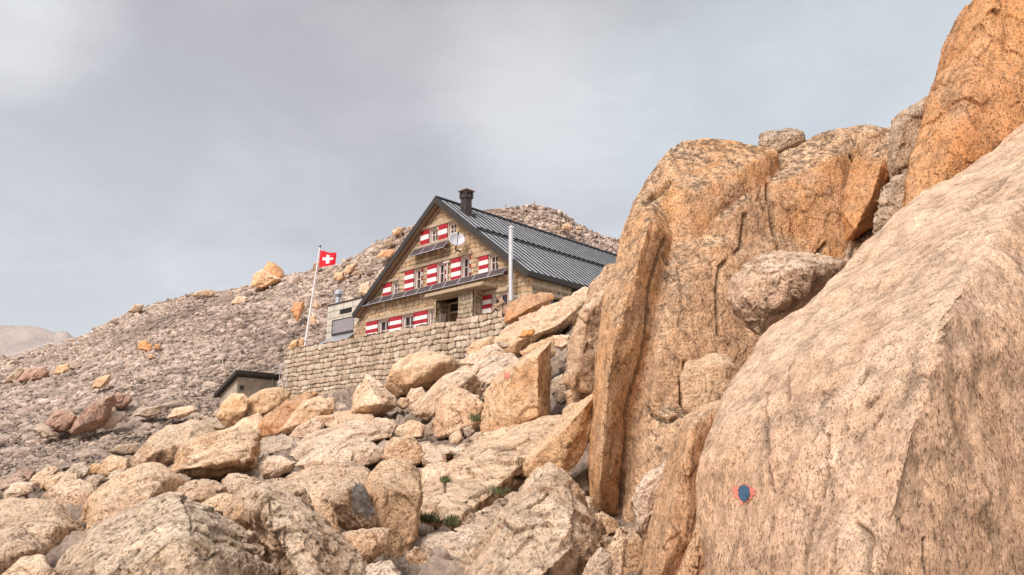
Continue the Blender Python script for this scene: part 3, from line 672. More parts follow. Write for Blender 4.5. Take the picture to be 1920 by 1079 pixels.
rock('boulder', 'pale triangular rock stuck in the crack at the foot of the cliff', B_, 'pale', [(1186,940),(1193,915),(1215,890),(1248,868),(1262,900),(1245,955),(1226,980),(1211,1020),(1194,995)], fU, Y=6.4, facets=1.2)
rock('boulder', 'dark shaded rock at the foot of the cliff near the bottom edge', B_, 'tan', [(1168,1000),(1185,985),(1215,1000),(1235,1040),(1220,1150),(1165,1150)], fU, Y=6.6)
rock('rock_buttress', 'low buttress with a rounded top left of the paint marked slab', 'rock buttress', 'slab',
     [(1245,930),(1255,860),(1260,822),(1280,785),(1310,766),(1350,752),(1385,742),(1392,800),(1370,900),(1345,1000),(1330,1160),(1170,1160),(1200,1050),(1232,980)], fU, Y=6.1,
     f=[(1300,800,.3),(1275,880,.4),(1255,980,.5),(1235,1090,.6),(1290,1000,.5)], th=.8, strat=VS, facets=.35, rough=.6, grain=.8)
rock('rock_buttress', 'small wedge shaped buttress at the bottom between the low buttress and the big slab', 'rock buttress', 'slab', [(1268,1100),(1290,1030),(1310,970),(1328,935),(1345,990),(1340,1160),(1265,1160)], fU, Y=5.4, th=.8, strat=VS)
SLAB = rock('slab_boulder', 'huge foreground slab at the right with a blue and red paint mark', 'slab boulder', 'slab',
     [(1312,868,.0),(1322,828,-.1),(1352,790,-.35),(1385,738,-.6),(1430,642,-.95),(1492,582,-1.2),(1560,505,-1.6),(1630,455,-1.9),(1700,402,-2.2),(1810,320,-2.6),(1925,225,-3),(2080,130,-3.2),(2350,560,-.9),(2350,1250,.1),(1300,1250,.25),(1318,1079,.15),(1328,960,.05)], fU, Y=5.1,
     f=[(1800,560,.75),(1766,600,1.05),(1739,702,1.25),(1713,809,1.35),(1690,875,1.4),(1650,1100,1.5),(1640,1250,1.5),(1380,880,.28),(1960,440,-.3)], th=.5, rnd=.8, facets=.06, rough=1.1, res=1.35, strat=rot_strat(math.radians(20), 0, 1.1, 1.1, .7), grain=1.1, cracks=0, cuts=[
    ([fD(x, y) for x, y in ((778, 325), (770, 400), (766, 480), (774, 560), (776, 640), (792, 730))], .012, .035), ([fD(x, y) for x, y in ((1008, 480), (1000, 560), (1000, 640), (965, 760), (925, 860), (928, 1040))], .012, .035),
    ([fD(x, y) for x, y in ((1225, 300), (1160, 370))], .012, .03), ([fD(x, y) for x, y in ((1440, 925), (1432, 1000), (1440, 1079))], .010, .03), ([fD(x, y) for x, y in ((1170, 220), (1150, 262))], .012, .03),
    ([fD(x, y) for x, y in ((1045, 930), (1040, 1079))], .01, .02), ([fD(x, y) for x, y in ((1225, 390), (1190, 445))], .012, .03), ([fD(x, y) for x, y in ((880, 230), (860, 350))], .008, .02),
    ([fD(x, y) for x, y in ((1120, 850), (1180, 900), (1170, 1079))], .015, .03), ([fE(x, y) for x, y in ((1000, 760), (900, 860), (760, 960))], .012, .03)])
rock('rock_block', 'tall orange block rising above everything at the top right', K_, 'ochre',
     [(1855,-60),(1845,-5),(1790,62),(1748,148),(1736,228),(1712,332),(1688,425),(1720,520),(2000,450),(2250,300),(2250,-200),(1950,-200)], fU, Y=8.6,
     f=[(1870,-60,.35),(1862,80,.6),(1845,180,.75),(1802,250,.8),(1765,320,.8),(1715,405,.65),(2100,0,.3),(2050,300,.5)], th=.5, rnd=.8, facets=.5, rough=.6, strat=VS)
rock('rock_flake', 'grey flake of rock leaning on the tall orange block at the top right', 'rock flake', 'grey',
     [(578,455),(480,520),(428,572),(424,700),(413,800),(420,840),(500,795),(560,700),(600,560)], fE, Y=9.7, th=1, strat=VS)
rock('boulder', 'knobbly grey rock below the grey flake', B_, 'grey', [(365,930),(388,860),(440,820),(502,785),(512,880),(480,1000),(440,1070),(345,1100),(335,1060),(362,1000)], fE, Y=9.0, th=.9)
rock('rock_flake', 'bright orange flake right of the dome shaped face', 'rock flake', 'ochre',
     [(250,735),(300,725),(385,728),(424,800),(412,850),(378,900),(372,980),(330,1045),(250,1100),(215,1100),(190,980),(210,850)], fE, Y=9.8, f=[(370,760,.4),(330,900,.45),(255,1050,.4)], th=.9, strat=VS, facets=.7)
rock('boulder', 'loose dark boulder perched on top of the cliff against the sky', B_, 'grey', [(1420,272),(1428,254),(1450,246),(1480,243),(1504,249),(1510,262),(1500,285),(1455,295),(1426,290)], fU, Y=11.0, th=.7, rnd=.5, facets=1.5, lean=.1)
# ------------------------------------------------------------------ hillside
SKY = [(-700, 735, 200), (-300, 700, 185), (0, 673, 165), (60, 660, 160), (143, 637, 152), (183, 616, 148), (245, 585, 140), (285, 572, 136), (347, 556, 130), (408, 548, 126), (449, 540, 122),
       (500, 530, 118), (538, 517, 114), (591, 508, 108), (640, 498, 102), (696, 462, 96), (741, 440, 92), (771, 426, 90), (850, 402, 86), (912, 393, 84), (956, 392, 83),
       (1000, 385, 82), (1041, 394, 82), (1071, 412, 83), (1093, 427, 84), (1130, 444, 86), (1156, 450, 88), (1300, 480, 92), (1700, 520, 100)]
BAS = [(-700, 960, 22), (-300, 945, 24), (0, 930, 27), (200, 905, 30), (350, 850, 37), (450, 790, 45), (560, 760, 50), (640, 720, 54), (800, 665, 62), (1000, 610, 64), (1300, 620, 66), (1700, 640, 70)]
su, sv, sY = map(np.array, zip(*SKY)); bu, bv, bY = map(np.array, zip(*BAS))
def hill_pt(u, t):
    v0 = np.interp(u, bu, bv); v1 = np.interp(u, su, sv); Y0 = np.interp(u, bu, bY); Y1 = np.interp(u, su, sY)
    v = v0 + (v1 - v0) * t
    Y = 1.0 / (1 / Y0 + (1 / Y1 - 1 / Y0) * np.clip(t, 0, 1) ** 0.85)
    return v, Y
def hill_Y(u, v):
    v0 = np.interp(u, bu, bv); v1 = np.interp(u, su, sv)
    return float(hill_pt(u, np.clip((v - v0) / (v1 - v0), 0, 1))[1])
def Pn(u, v, Y):
    up = 539.5 - v; y = FPX * CT - up * ST; z = FPX * ST + up * CT
    return np.stack(((u - 960.0) / y * Y, Y, z / y * Y), 1)
def hill_noise(p):
    d = 0.6 * fbm(p / 14.0, 3, 3) + 0.35 * gnoise(p / 3.0, 8)
    return d
def grid_faces(nu, nv):
    i = np.arange(nu * nv).reshape(nv, nu)
    return np.stack((i[:-1, :-1].ravel(), i[:-1, 1:].ravel(), i[1:, 1:].ravel(), i[1:, :-1].ravel()), 1)

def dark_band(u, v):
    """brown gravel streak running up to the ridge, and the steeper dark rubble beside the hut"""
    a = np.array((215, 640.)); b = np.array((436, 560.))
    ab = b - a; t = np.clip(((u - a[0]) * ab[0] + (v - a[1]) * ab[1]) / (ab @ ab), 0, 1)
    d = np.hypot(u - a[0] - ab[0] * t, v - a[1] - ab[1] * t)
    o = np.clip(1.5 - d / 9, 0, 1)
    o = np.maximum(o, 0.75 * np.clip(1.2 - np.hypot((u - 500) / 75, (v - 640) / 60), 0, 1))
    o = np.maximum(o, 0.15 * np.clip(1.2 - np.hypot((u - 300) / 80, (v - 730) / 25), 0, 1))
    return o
HU = np.linspace(-700, 1700, 1000); HT = np.linspace(0, 1, 330)
uu, tt = np.meshgrid(HU, HT)
hv, hY = hill_pt(uu.ravel(), tt.ravel())
HP = Pn(uu.ravel(), hv, hY)
HP[:, 2] += hill_noise(HP) * np.clip(tt.ravel() * 8, 0, 1) * np.clip((1 - tt.ravel()) * 12 + 0.15, 0, 1)
f1, f2, vec, cid = worley(HP / np.array((1.1, 1.1, 0.9)), 4)
f1b, f2b, _, _ = worley(HP / 0.55, 5)
st = np.clip((f2 - f1) * 2.5, 0, 1); stb = np.clip((f2b - f1b) * 2.5, 0, 1)
HP[:, 2] += 0.18 * st * _f(cid) + 0.10 * stb
db = dark_band(uu.ravel(), hv)
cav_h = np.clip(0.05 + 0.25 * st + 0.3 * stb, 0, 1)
# the far side falls away behind the crest
rows = [HP.reshape(len(HT), len(HU), 3)]
last = rows[0][-1]
for k, (fy, dz) in enumerate(((1.06, -1.5), (1.2, -9), (1.5, -30), (2.4, -70))):
    q = last.copy(); q[:, 0] *= fy; q[:, 1] *= fy; q[:, 2] += dz; rows.append(q[None])
first = rows[0][0].copy(); first[:, 2] -= 3.0; first[:, 1] *= .9; first[:, 0] *= .9
rows.insert(0, first[None])
HV = np.concatenate(rows).reshape(-1, 3)
nrow = len(HV) // len(HU)
z_ = np.zeros(len(HU)); pad = lambda a, v: np.concatenate((np.full(len(HU), v), a, np.full(4 * len(HU), v)))

def scree_mat(name, fine, gain=1.0):
    m, nt, b = newmat(name, 0.95, 0, 0.1); T = NT(nt)
    c = T.mix(T.ramp(T.noise(0.09, 7, 0.62), [(0.42, 0.), (0.58, 1.)]), (0.72, 0.575, 0.48), (0.54, 0.425, 0.35))
    c = T.mix(T.ramp(T.noise(1.3, 8, 0.7), [(0.5, 0.), (0.68, 1.)]), c, (0.48, 0.34, 0.235))
    rn = T.attr('rnd')
    c = T.mix(1.0, c, T.ramp(rn, [(0.0, 0.58), (0.5, 1.0), (1.0, 1.4)]), 'MULTIPLY')
    c = T.mix(1.0, c, T.ramp(T.noise(9 * fine, 6, 0.75), [(0.3, 0.6), (0.7, 1.3)]), 'MULTIPLY')
    c = T.mix(1.0, c, T.ramp(T.attr('cav'), [(0., 0.3), (0.5, 0.95), (1., 1.1)]), 'MULTIPLY')  # shade of gaps and stone undersides put into the colour
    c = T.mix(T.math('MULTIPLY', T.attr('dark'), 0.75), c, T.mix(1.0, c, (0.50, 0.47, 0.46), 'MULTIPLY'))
    if gain != 1.0: c = T.mix(1.0, c, (gain, gain * .97, gain * .93), 'MULTIPLY')
    T.l(c, b.inputs['Base Color'])
    T.l(T.bump(T.noise(2.5 * fine, 12, 0.75), 0.35), b.inputs['Normal'])
    return m
M['scree'] = scree_mat('scree', 1.0)
M['rubble'] = scree_mat('rubble', 3.0, 1.22)
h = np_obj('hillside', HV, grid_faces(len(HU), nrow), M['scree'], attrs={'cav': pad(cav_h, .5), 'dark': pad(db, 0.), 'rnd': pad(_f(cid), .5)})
tag(h, 'broad rubble covered mountainside rising behind the stone hut', kind='structure')

# ------------------------------------------------------------------ scattered stones
def proto_rock(seed, n=14, flat=0.6, fine=0):
    rs = np.random.RandomState(seed)
    p = rs.randn(n, 3); p /= np.linalg.norm(p, axis=1, keepdims=True)
    p *= rs.uniform(.75, 1.1, (n, 1)); p *= np.array((1, rs.uniform(.55, .9), flat * rs.uniform(.7, 1.2)))
    V, F = hull(p)
    if fine:
        V, F = refine(V, F, 0.5); V = smooth(V, F, 1, .35); V, F = refine(V, F, fine); V = smooth(V, F, 1, .4)
        N = vnormals(V, F); fc, ed = facet(V * 2.2 + seed, seed % 7)
        V = V + N * (0.06 * fc + 0.10 * fbm(V * 3 + seed, 3, seed % 5))[:, None]
    return V, F
def scatter(name, pos, size, mats, protos, seed, label, dark=None, tilt=.5, smooth_sh=False, slopes=True, **kw):
    rs = np.random.RandomState(seed); Vs, Fs, R, D, Cv = [], [], [], [], []; off = 0
    for i in range(len(pos)):
        V, F = protos[rs.randint(len(protos))]
        a = rs.uniform(0, 6.283); ca, sa = math.cos(a), math.sin(a)
        tx, ty = rs.normal(0, tilt, 2)
        Rz = np.array(((ca, -sa, 0), (sa, ca, 0), (0, 0, 1)))
        Rx = np.array(((1, 0, 0), (0, math.cos(tx), -math.sin(tx)), (0, math.sin(tx), math.cos(tx))))
        Ry = np.array(((math.cos(ty), 0, math.sin(ty)), (0, 1, 0), (-math.sin(ty), 0, math.cos(ty))))
        Q = (V * size[i] * rs.uniform(.8, 1.2, 3)) @ (Rz @ Rx @ Ry).T + pos[i]
        Vs.append(Q); Fs.append(F + off); off += len(Q)
        R.append(np.full(len(Q), rs.rand())); D.append(np.full(len(Q), 0 if dark is None else dark[i]))
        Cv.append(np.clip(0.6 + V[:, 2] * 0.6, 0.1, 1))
    o = np_obj(name, np.concatenate(Vs), np.concatenate(Fs), mats, smooth_sh=smooth_sh, attrs={'rnd': np.concatenate(R), 'dark': np.concatenate(D), 'cav': np.concatenate(Cv)})
    return tag(o, label, **kw)
PR = [proto_rock(i, 11, .5) for i in range(18)]
rs = np.random.RandomState(5)
n = 44000
u = rs.uniform(-120, 1200, n); t = rs.uniform(0.0, 1.0, n) ** 1.0
v, Y = hill_pt(u, t)
keep = ~((u > 1010) & (v > 560)) & ~((u > 700) & (u < 1060) & (v > 600))
u, t, v, Y = u[keep], t[keep], v[keep], Y[keep]
p = Pn(u, v, Y); p[:, 2] += hill_noise(p) * np.clip(t * 8, 0, 1) * np.clip((1 - t) * 12 + .15, 0, 1) + 0.1
sz = np.exp(rs.normal(math.log(0.0024), 0.58, len(u))) * Y * (1 - .45 * (dark_band(u, v) > .6))
sz = np.minimum(sz, 0.55 + 0.006 * Y)
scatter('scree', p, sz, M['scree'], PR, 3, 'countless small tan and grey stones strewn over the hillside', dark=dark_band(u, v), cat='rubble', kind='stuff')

# ------------------------------------------------------------------ foreground ground under the boulders
GU = np.linspace(-400, 1700, 560); GV = np.linspace(600, 1350, 300)
uu, vv = np.meshgrid(GU, GV)
gY = Yga(uu.ravel(), vv.ravel())
GP = Pn(uu.ravel(), vv.ravel(), gY)
GP[:, 2] -= 0.03 + 0.011 * gY
f1, f2, _, cid = worley(GP / 0.5, 9); f1b, f2b, _, _ = worley(GP / 0.2, 10)
GP[:, 2] += 0.25 * np.clip((f2 - f1) * 2.5, 0, 1) * _f(cid) * np.clip(gY / 12, .3, 1) + 0.05 * np.clip((f2b - f1b) * 2.5, 0, 1)
vlim_ = np.interp(uu.ravel(), [-400, 0, 250, 380, 450, 530, 560, 800, 940, 1000, 1100, 1260], [935, 915, 876, 808, 775, 748, 738, 675, 640, 600, 600, 600])
GF = grid_faces(len(GU), len(GV)); GF = GF[(vv.ravel() > vlim_)[GF].all(1)]
g = np_obj('ground', GP, GF, M['rubble'], attrs={'cav': 0.3 + 0.5 * np.clip((f2b - f1b) * 2.5, 0, 1) * np.clip((f2 - f1) * 3, .3, 1), 'rnd': _f(cid), 'dark': np.full(len(GP), .1)})
tag(g, 'rubble ground beneath the foreground boulders', kind='structure')
# stones filling the gaps between the boulders
PF = [proto_rock(40 + i, 15, .7, fine=.22) for i in range(14)]
n = 2300
u = rs.uniform(-60, 1260, n); v = 660 + 430 * rs.rand(n) ** 0.8
vlim = np.interp(u, [-60, 0, 250, 380, 450, 530, 560, 800, 940, 1000, 1100, 1260], [900, 905, 868, 800, 770, 745, 738, 680, 645, 640, 640, 700])
u, v = u[v > vlim], v[v > vlim]
def inside(poly, x, y):
    c = np.zeros(len(x), bool); n_ = len(poly)
    for k in range(n_):
        (x0, y0), (x1, y1) = poly[k], poly[(k + 1) % n_]
        c ^= ((y0 > y) != (y1 > y)) & (x < (x1 - x0) * (y - y0) / ((y1 - y0) or 1e-9) + x0)
    return c
k_ = np.ones(len(u), bool)
for pl in LAID: k_ &= ~inside(pl, u, v)
u, v = u[k_], v[k_]
Y = Yga(u, v); p = Pn(u, v, Y); p[:, 2] -= 0.012 * Y
sz = np.exp(rs.normal(math.log(0.0085), 0.45, len(u))) * Y
sz = np.minimum(sz, .42)
scatter('gap_stones', p, sz, M['rubble'], PF, 8, 'small stones filling the gaps between the foreground boulders', cat='rubble', smooth_sh=True, kind='stuff')
# wide valley floor out to the horizon
ax = np.concatenate((-np.geomspace(3000, 20, 40), np.linspace(-16, 16, 9), np.geomspace(20, 3000, 40)))
X, Yv = np.meshgrid(ax, ax + 0.0)
Zv = np.interp(np.hypot(X, Yv), [0, 4, 15, 60, 3000], [-1.65, -1.7, -2.6, -8, -60]).ravel()
VF = np.stack((X.ravel(), Yv.ravel(), Zv), 1)
VF[:, 2] += gnoise(VF / 9.0, 2) * 0.3
tag(np_obj('valley_floor', VF, grid_faces(len(ax), len(ax)), M['scree'], attrs={'cav': np.full(len(VF), .5), 'rnd': np.full(len(VF), .5), 'dark': np.zeros(len(VF))}), 'rocky valley floor stretching away below the hill', kind='structure')
# ridge far away on the left; haze painted as pale colour and glow
m, nt, b = newmat('haze_painted_rock', 0.95, 0, .1); T = NT(nt)
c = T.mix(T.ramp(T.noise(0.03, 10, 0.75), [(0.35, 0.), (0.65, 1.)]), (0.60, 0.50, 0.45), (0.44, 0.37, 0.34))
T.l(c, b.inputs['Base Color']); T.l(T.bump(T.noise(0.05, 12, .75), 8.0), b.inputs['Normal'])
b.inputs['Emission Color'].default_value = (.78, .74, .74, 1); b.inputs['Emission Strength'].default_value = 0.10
FU = np.linspace(-1000, 420, 300); FT = np.linspace(0, 1, 60)
uu, tt = np.meshgrid(FU, FT)
fs = np.interp(uu.ravel(), [-1000, -400, 0, 30, 60, 80, 105, 111, 118, 128, 134, 145, 200, 420], [560, 600, 611, 612, 612, 616, 625, 622, 620, 623, 631, 634, 655, 730])
fv = 760 + (fs - 760) * tt.ravel(); fY = 430 + 190 * tt.ravel()
FP = Pn(uu.ravel(), fv, fY); FP[:, 2] += fbm(FP / 40, 4, 12) * 5 * np.clip((1 - tt.ravel()) * 4 + .12, 0, 1)
lastr = FP.reshape(60, 300, 3)[-1].copy(); lastr[:, 1] *= 1.3; lastr[:, 0] *= 1.3; lastr[:, 2] -= 60
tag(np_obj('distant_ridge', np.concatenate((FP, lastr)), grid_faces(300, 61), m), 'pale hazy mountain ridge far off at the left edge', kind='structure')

# ------------------------------------------------------------------ single boulders on the hillside
def hrock(label, pts, mat='hillrock', fr=fH, dY=0.0, name='boulder', cat='boulder', **k):
    q = [fr(a, b) for a, b in pts]; vb = max(b for a, b in q); ub = sum(a for a, b in q) / len(q)
    k.setdefault('th', .8)
    o = rock(name, label, cat, mat, pts, fr, Y=hill_Y(ub, vb) * 0.972 + dY, res=1.5, lean=k.pop('lean', .1), **k)
    return o
hrock('big orange tooth of rock standing on the skyline left of the flag', [(1200,238),(1207,213),(1232,177),(1262,181),(1302,216),(1306,248),(1265,262),(1225,258)], 'ochre', lean=0)
hrock('brown cleft rock leaning below the orange tooth on the skyline', [(1153,287),(1165,235),(1202,210),(1235,235),(1292,252),(1260,280),(1200,295)], 'tan', lean=0.1)
hrock('upright block on the skyline directly behind the flagpole', [(1436,218),(1440,182),(1455,175),(1472,176),(1478,215)], 'hillrock', lean=0)
hrock('orange pointed rock on the scree left of the flagpole', [(1338,402),(1355,363),(1392,357),(1402,385),(1378,425),(1366,447)], 'ochre', lean=.1)
hrock('pale pointed rock just right of the flagpole on the scree', [(1435,380),(1452,348),(1470,375),(1455,392)], 'pale')
hrock('orange rock, larger one of a pair in the middle of the scree', [(634,578),(638,545),(672,533),(700,560),(690,584)], 'ochre', lean=.1)
hrock('orange rock, smaller one of a pair in the middle of the scree', [(704,576),(714,552),(738,552),(736,574)], 'ochre', lean=.1)
hrock('small brown rock below the orange pair on the scree', [(668,605),(700,598),(718,612),(682,622)], 'tan')
hrock('dark outcrop on the left part of the skyline', [(590,402),(620,368),(662,372),(645,402),(610,412)], 'grey', lean=0)
hrock('long low dark outcrop on the skyline between two slopes', [(878,330),(905,312),(945,302),(988,308),(980,332),(900,338)], 'grey', lean=0)
hrock('dark rounded rock with a split side at the far left of the scree', [(78,725),(118,668),(200,655),(228,682),(195,718)], 'pink')
hrock('tan ramp of rock beside the dark rounded rock at the far left', [(8,735),(60,690),(92,663),(115,672),(75,728)], 'hillrock')
hrock('orange brown rock under the left skyline', [(248,692),(262,655),(312,643),(322,668),(285,692)], 'tan')
hrock('small grey brown rock next to the orange brown one under the left skyline', [(320,668),(340,640),(366,634),(374,655),(345,672)], 'hillrock')
hrock('low tan rock lying in the middle of the left scree', [(420,755),(450,712),(512,690),(505,722),(462,758)], 'tan')
hrock('large reddish boulder low on the left scree', [(208,925),(232,885),(262,857),(312,846),(352,882),(342,932),(292,958),(250,955)], 'pink', rnd=1.0, lean=-.1, dY=-.4)
hrock('long reddish outcrop right of the large reddish boulder', [(330,958),(348,905),(362,888),(430,818),(520,783),(535,820),(485,905),(440,948)], 'pink', lean=-.1, dY=-.4)
hrock('reddish block at the upper end of the long reddish outcrop', [(513,835),(535,778),(592,780),(610,812),(562,848)], 'pink', lean=-.1, dY=-.4)
hrock('pale smooth rock against the long reddish outcrop', [(453,940),(478,880),(520,862),(570,862),(575,885),(540,915),(500,942)], 'pale', lean=.3)
hrock('dark broken rock at the foot of the large reddish boulder', [(150,945),(188,918),(232,938),(258,972),(200,985)], 'grey')
hrock('pale low rock above the crest of the foreground boulders', [(768,895),(800,850),(882,836),(907,855),(852,888)], 'pale')
hrock('cream patch of bedrock at the upper end of the brown gravel streak', [(1060,368),(1090,333),(1137,338),(1122,368)], 'pale')
hrock('narrow orange rock leaning on the slope left of the terrace wall', [(1318,582),(1340,545),(1372,528),(1362,575)], 'tan')
hrock('rust coloured rock at the top left corner of the terrace wall', [(1355,562),(1385,522),(1402,530),(1392,574)], 'tan')
hrock('tan rock between the flagpole and the annex', [(1420,470),(1425,430),(1446,420),(1455,467)], 'tan')
hrock('dark low outcrop on the scree above the boulder crest', [(620,880),(665,845),(735,835),(740,870),(680,892)], 'grey')
hrock('low grey rock between the reddish rocks and the boulder crest', [(500,1045),(550,1015),(640,1010),(650,1050),(560,1060)], 'grey')
hrock('orange block on the upper scree left of the hut roof', [(560,438),(580,405),(640,398),(648,415),(622,440)], 'ochre', fZ)
hrock('rust coloured block on the skyline left of the hut roof', [(638,330),(648,305),(662,288),(686,292),(675,325)], 'tan', fZ, lean=0)
hrock('brown block on the upper scree below the flag', [(335,545),(350,515),(388,512),(395,545),(360,560)], 'tan', fZ)
hrock('pale wide block right of the brown block on the upper scree', [(425,530),(445,508),(490,505),(485,528)], 'hillrock', fZ)
hrock('pale rounded boulder on the scree beside the lower left roof edge', [(465,620),(478,578),(520,560),(528,600),(505,632)], 'pale', fZ)
hrock('rust stained rock above the left side of the annex', [(385,515),(410,480),(450,470),(445,505),(410,525)], 'tan', fZ)
hrock('tan rock on the skyline just right of the rust coloured block', [(585,395),(600,355),(640,345),(632,380)], 'hillrock', fZ, lean=0)
hrock('orange boulder at the right shoulder of the summit knoll', [(1488,295),(1500,275),(1522,264),(1545,285),(1535,305)], 'tan', fZ, lean=0)
hrock('small tan boulder next to the orange one on the summit knoll', [(1560,300),(1575,280),(1600,285),(1600,302)], 'hillrock', fZ, lean=0)
hrock('large pale block on the flank of the summit knoll', [(1440,300),(1450,280),(1485,275),(1490,300)], 'hillrock', fZ, lean=0)
# cairns
def cairn(label, x, ytip, ybase, wpx, n):
    u, vb = fZ(x, ybase); vt = fZ(x, ytip)[1]; Y = hill_Y(u, vb) * .99
    root = empty('cairn', P(u, vb, Y)); tag(root, label, 'cairn', 'cairns on the summit knoll')
    H = (P(u, vt, Y) - P(u, vb, Y))[2]; w = wpx / 2.697 * Y / FPX; z = 0
    for k in range(n):
        V, F = proto_rock(70 + k, 14, .8)
        hh = H / n * .62; s = w * .5 * (1 - .72 * k / (n - 1))
        V = V * np.array((s, s, hh)) + P(u, vb, Y) + np.array((rs.normal(0, s * .08), 0, H * (k + .45) / n))
        np_obj('stone', V, F, M['hillrock'], root, smooth_sh=False, attrs={'cav': np.full(len(V), .6)})
cairn('pointed stone cairn on the highest point of the summit knoll', 1355, 153, 190, 30, 5)
cairn('lower stubby stone cairn left on the summit knoll beside a pale stone', 1209, 166, 206, 28, 4)
# ------------------------------------------------------------------ facade frame of the hut
AF = math.radians(46.5)
DV = np.array((-math.sin(AF), math.cos(AF), 0)); NV = np.array((-math.cos(AF), -math.sin(AF), 0))   # along the gable wall (to the left), outward
R0 = P(996, 560, 36) * np.array((1, 1, 0))
def Fp(s, o, z): return R0 + DV * s + NV * o + np.array((0, 0, z))
def fac(u, v, o=0.0):
    r = np.array(ray(u, v)); q = R0 + NV * o
    k = (q @ NV) / (r @ NV); p = r * k
    return float((p - q) @ DV), float(p[2])
def fbox(mb, s0, s1, o0, o1, z0, z1, mi=0):
    mb.box8([Fp(s0, o0, z0), Fp(s1, o0, z0), Fp(s1, o1, z0), Fp(s0, o1, z0), Fp(s0, o0, z1), Fp(s1, o0, z1), Fp(s1, o1, z1), Fp(s0, o1, z1)], mi)

def masonry_mat(name, a, b_, c_, mortar, k=1.0):
    m, nt, b = newmat(name, 0.9, 0, .15); T = NT(nt)
    rn = T.attr('rnd')
    c = T.ramp(rn, [(0.0, a), (0.35, b_), (0.7, c_), (1.0, tuple(x * .78 for x in b_))])
    c = T.mix(1.0, c, T.ramp(T.noise(7, 8, .7), [(.3, .68), (.7, 1.28)]), 'MULTIPLY')
    c = T.mix(T.math('MULTIPLY', T.ramp(T.noise(1.2, 6, .65), [(.52, 0.), (.72, 1.)]), .5), c, (0.23, 0.15, 0.09))
    c = T.mix(T.attr('joint'), c, mortar)
    T.l(c, b.inputs['Base Color'])
    T.l(T.bump(T.noise(12, 10, .75), .05 * k), b.inputs['Normal'])
    return m
M['hutstone'] = masonry_mat('hut_masonry', (0.63, 0.44, 0.27), (0.48, 0.325, 0.195), (0.66, 0.50, 0.34), (0.24, 0.175, 0.115))
M['sidestone'] = masonry_mat('side_masonry', (0.47, 0.37, 0.25), (0.39, 0.305, 0.205), (0.49, 0.41, 0.30), (0.13, 0.10, 0.075))
M['drystone'] = masonry_mat('dry_stone', (0.66, 0.50, 0.37), (0.48, 0.355, 0.25), (0.72, 0.60, 0.475), (0.12, 0.085, 0.06), 1.2)

def masonry(org, ex, en, s0, s1, z0, z1, rowh, colw, relief, joint, seed, top=None, holes=(), res=0.035, warp=.05, mode='course'):
    """real stones: every stone is a raised, slightly tilted pad between recessed joints"""
    rs = np.random.RandomState(seed)
    ns, nz = int((s1 - s0) / res) + 1, int((z1 - z0) / res) + 1
    S, Z = np.meshgrid(np.linspace(s0, s1, ns), np.linspace(z0, z1, nz)); S, Z = S.ravel(), Z.ravel()
    q = np.stack((S, Z, np.full(len(S), seed * 3.1)), 1)
    if mode == 'random': q_ = q * 1.0; S = S; Zo = .05 * gnoise(q / 2.5, 11) + .012 * gnoise(q / .8, 12)
    else: Zo = 0
    Sw = S + warp * gnoise(q / .45, 1) * 2; Zw = Z + warp * gnoise(q / .6, 2) * 1.6 + warp * .5 * gnoise(q / .2, 3) + Zo
    zb = [z0 - 1]
    while zb[-1] < z1 + 1: zb.append(zb[-1] + rowh * rs.uniform(.7, 1.35))
    zb = np.array(zb); r = np.clip(np.searchsorted(zb, Zw) - 1, 0, len(zb) - 2)
    dz = np.minimum(Zw - zb[r], zb[r + 1] - Zw); cid = np.zeros(len(S), int); ds = np.zeros(len(S)); cs = np.zeros(len(S))
    for k in np.unique(r):
        b = [s0 - 2 - rs.rand()]
        while b[-1] < s1 + 2: b.append(b[-1] + colw * rs.choice((.6, .85, 1.1, 1.5)) * rs.uniform(.8, 1.2))
        b = np.array(b); m = r == k; i = np.clip(np.searchsorted(b, Sw[m]) - 1, 0, len(b) - 2)
        ds[m] = np.minimum(Sw[m] - b[i], b[i + 1] - Sw[m]); cid[m] = k * 997 + i; cs[m] = (Sw[m] - (b[i] + b[i + 1]) / 2)
    e = np.minimum(ds, dz) - 0.35 * joint * 0
    e = -np.log(np.exp(-ds / .03) + np.exp(-dz / .03)) * .03          # rounded corners
    if mode == 'none':
        qq = np.stack((Sw / colw + .5 * np.floor(Zw / rowh) * 0, Zw / rowh, np.full(len(S), .5)), 1)
        F1, F2, vec, ci = worley(np.stack((qq[:, 0] + .35 * gnoise(q / .8, 4), qq[:, 1] + .25 * gnoise(q / .9, 5), np.full(len(S), .5)), 1) * np.array((1, 1, 0)) , seed, .62)
        e = (F2 - F1) * .5 * rowh * .9; cid = ci.astype(np.int64) % 1000003; cs = vec[:, 0] * colw
    rnd = _f(_h(cid, cid // 7, cid * 0 + 3, seed)); r2 = _f(_h(cid, cid // 3, cid * 0 + 5, seed)); r3 = _f(_h(cid, cid, cid * 0 + 9, seed))
    j = 1 - np.clip(e / joint, 0, 1); j = j * j
    h = relief * (1 - j) * (0.6 + 0.6 * r2) + (1 - j) * cs * (r3 - .5) * .22 + (1 - j) * .02 * gnoise(q / .12, 7)
    V = org + np.outer(S, ex) + np.outer(h, en); V[:, 2] += Z
    F = grid_faces(ns, nz); cS = S[F].mean(1); cZ = Z[F].mean(1); keep = np.ones(len(F), bool)
    if top is not None: keep &= cZ < top(cS)
    for a0, a1, b0, b1 in holes: keep &= ~((cS > a0) & (cS < a1) & (cZ > b0) & (cZ < b1))
    F = F[keep]; used = np.unique(F); mp = np.full(len(V), -1); mp[used] = np.arange(len(used))
    if (np.cross(ex, (0, 0, 1)) @ en) < 0: F = F[:, ::-1]
    return V[used], mp[F], {'rnd': rnd[used], 'joint': np.clip(j[used] * 1.3, 0, 1)}

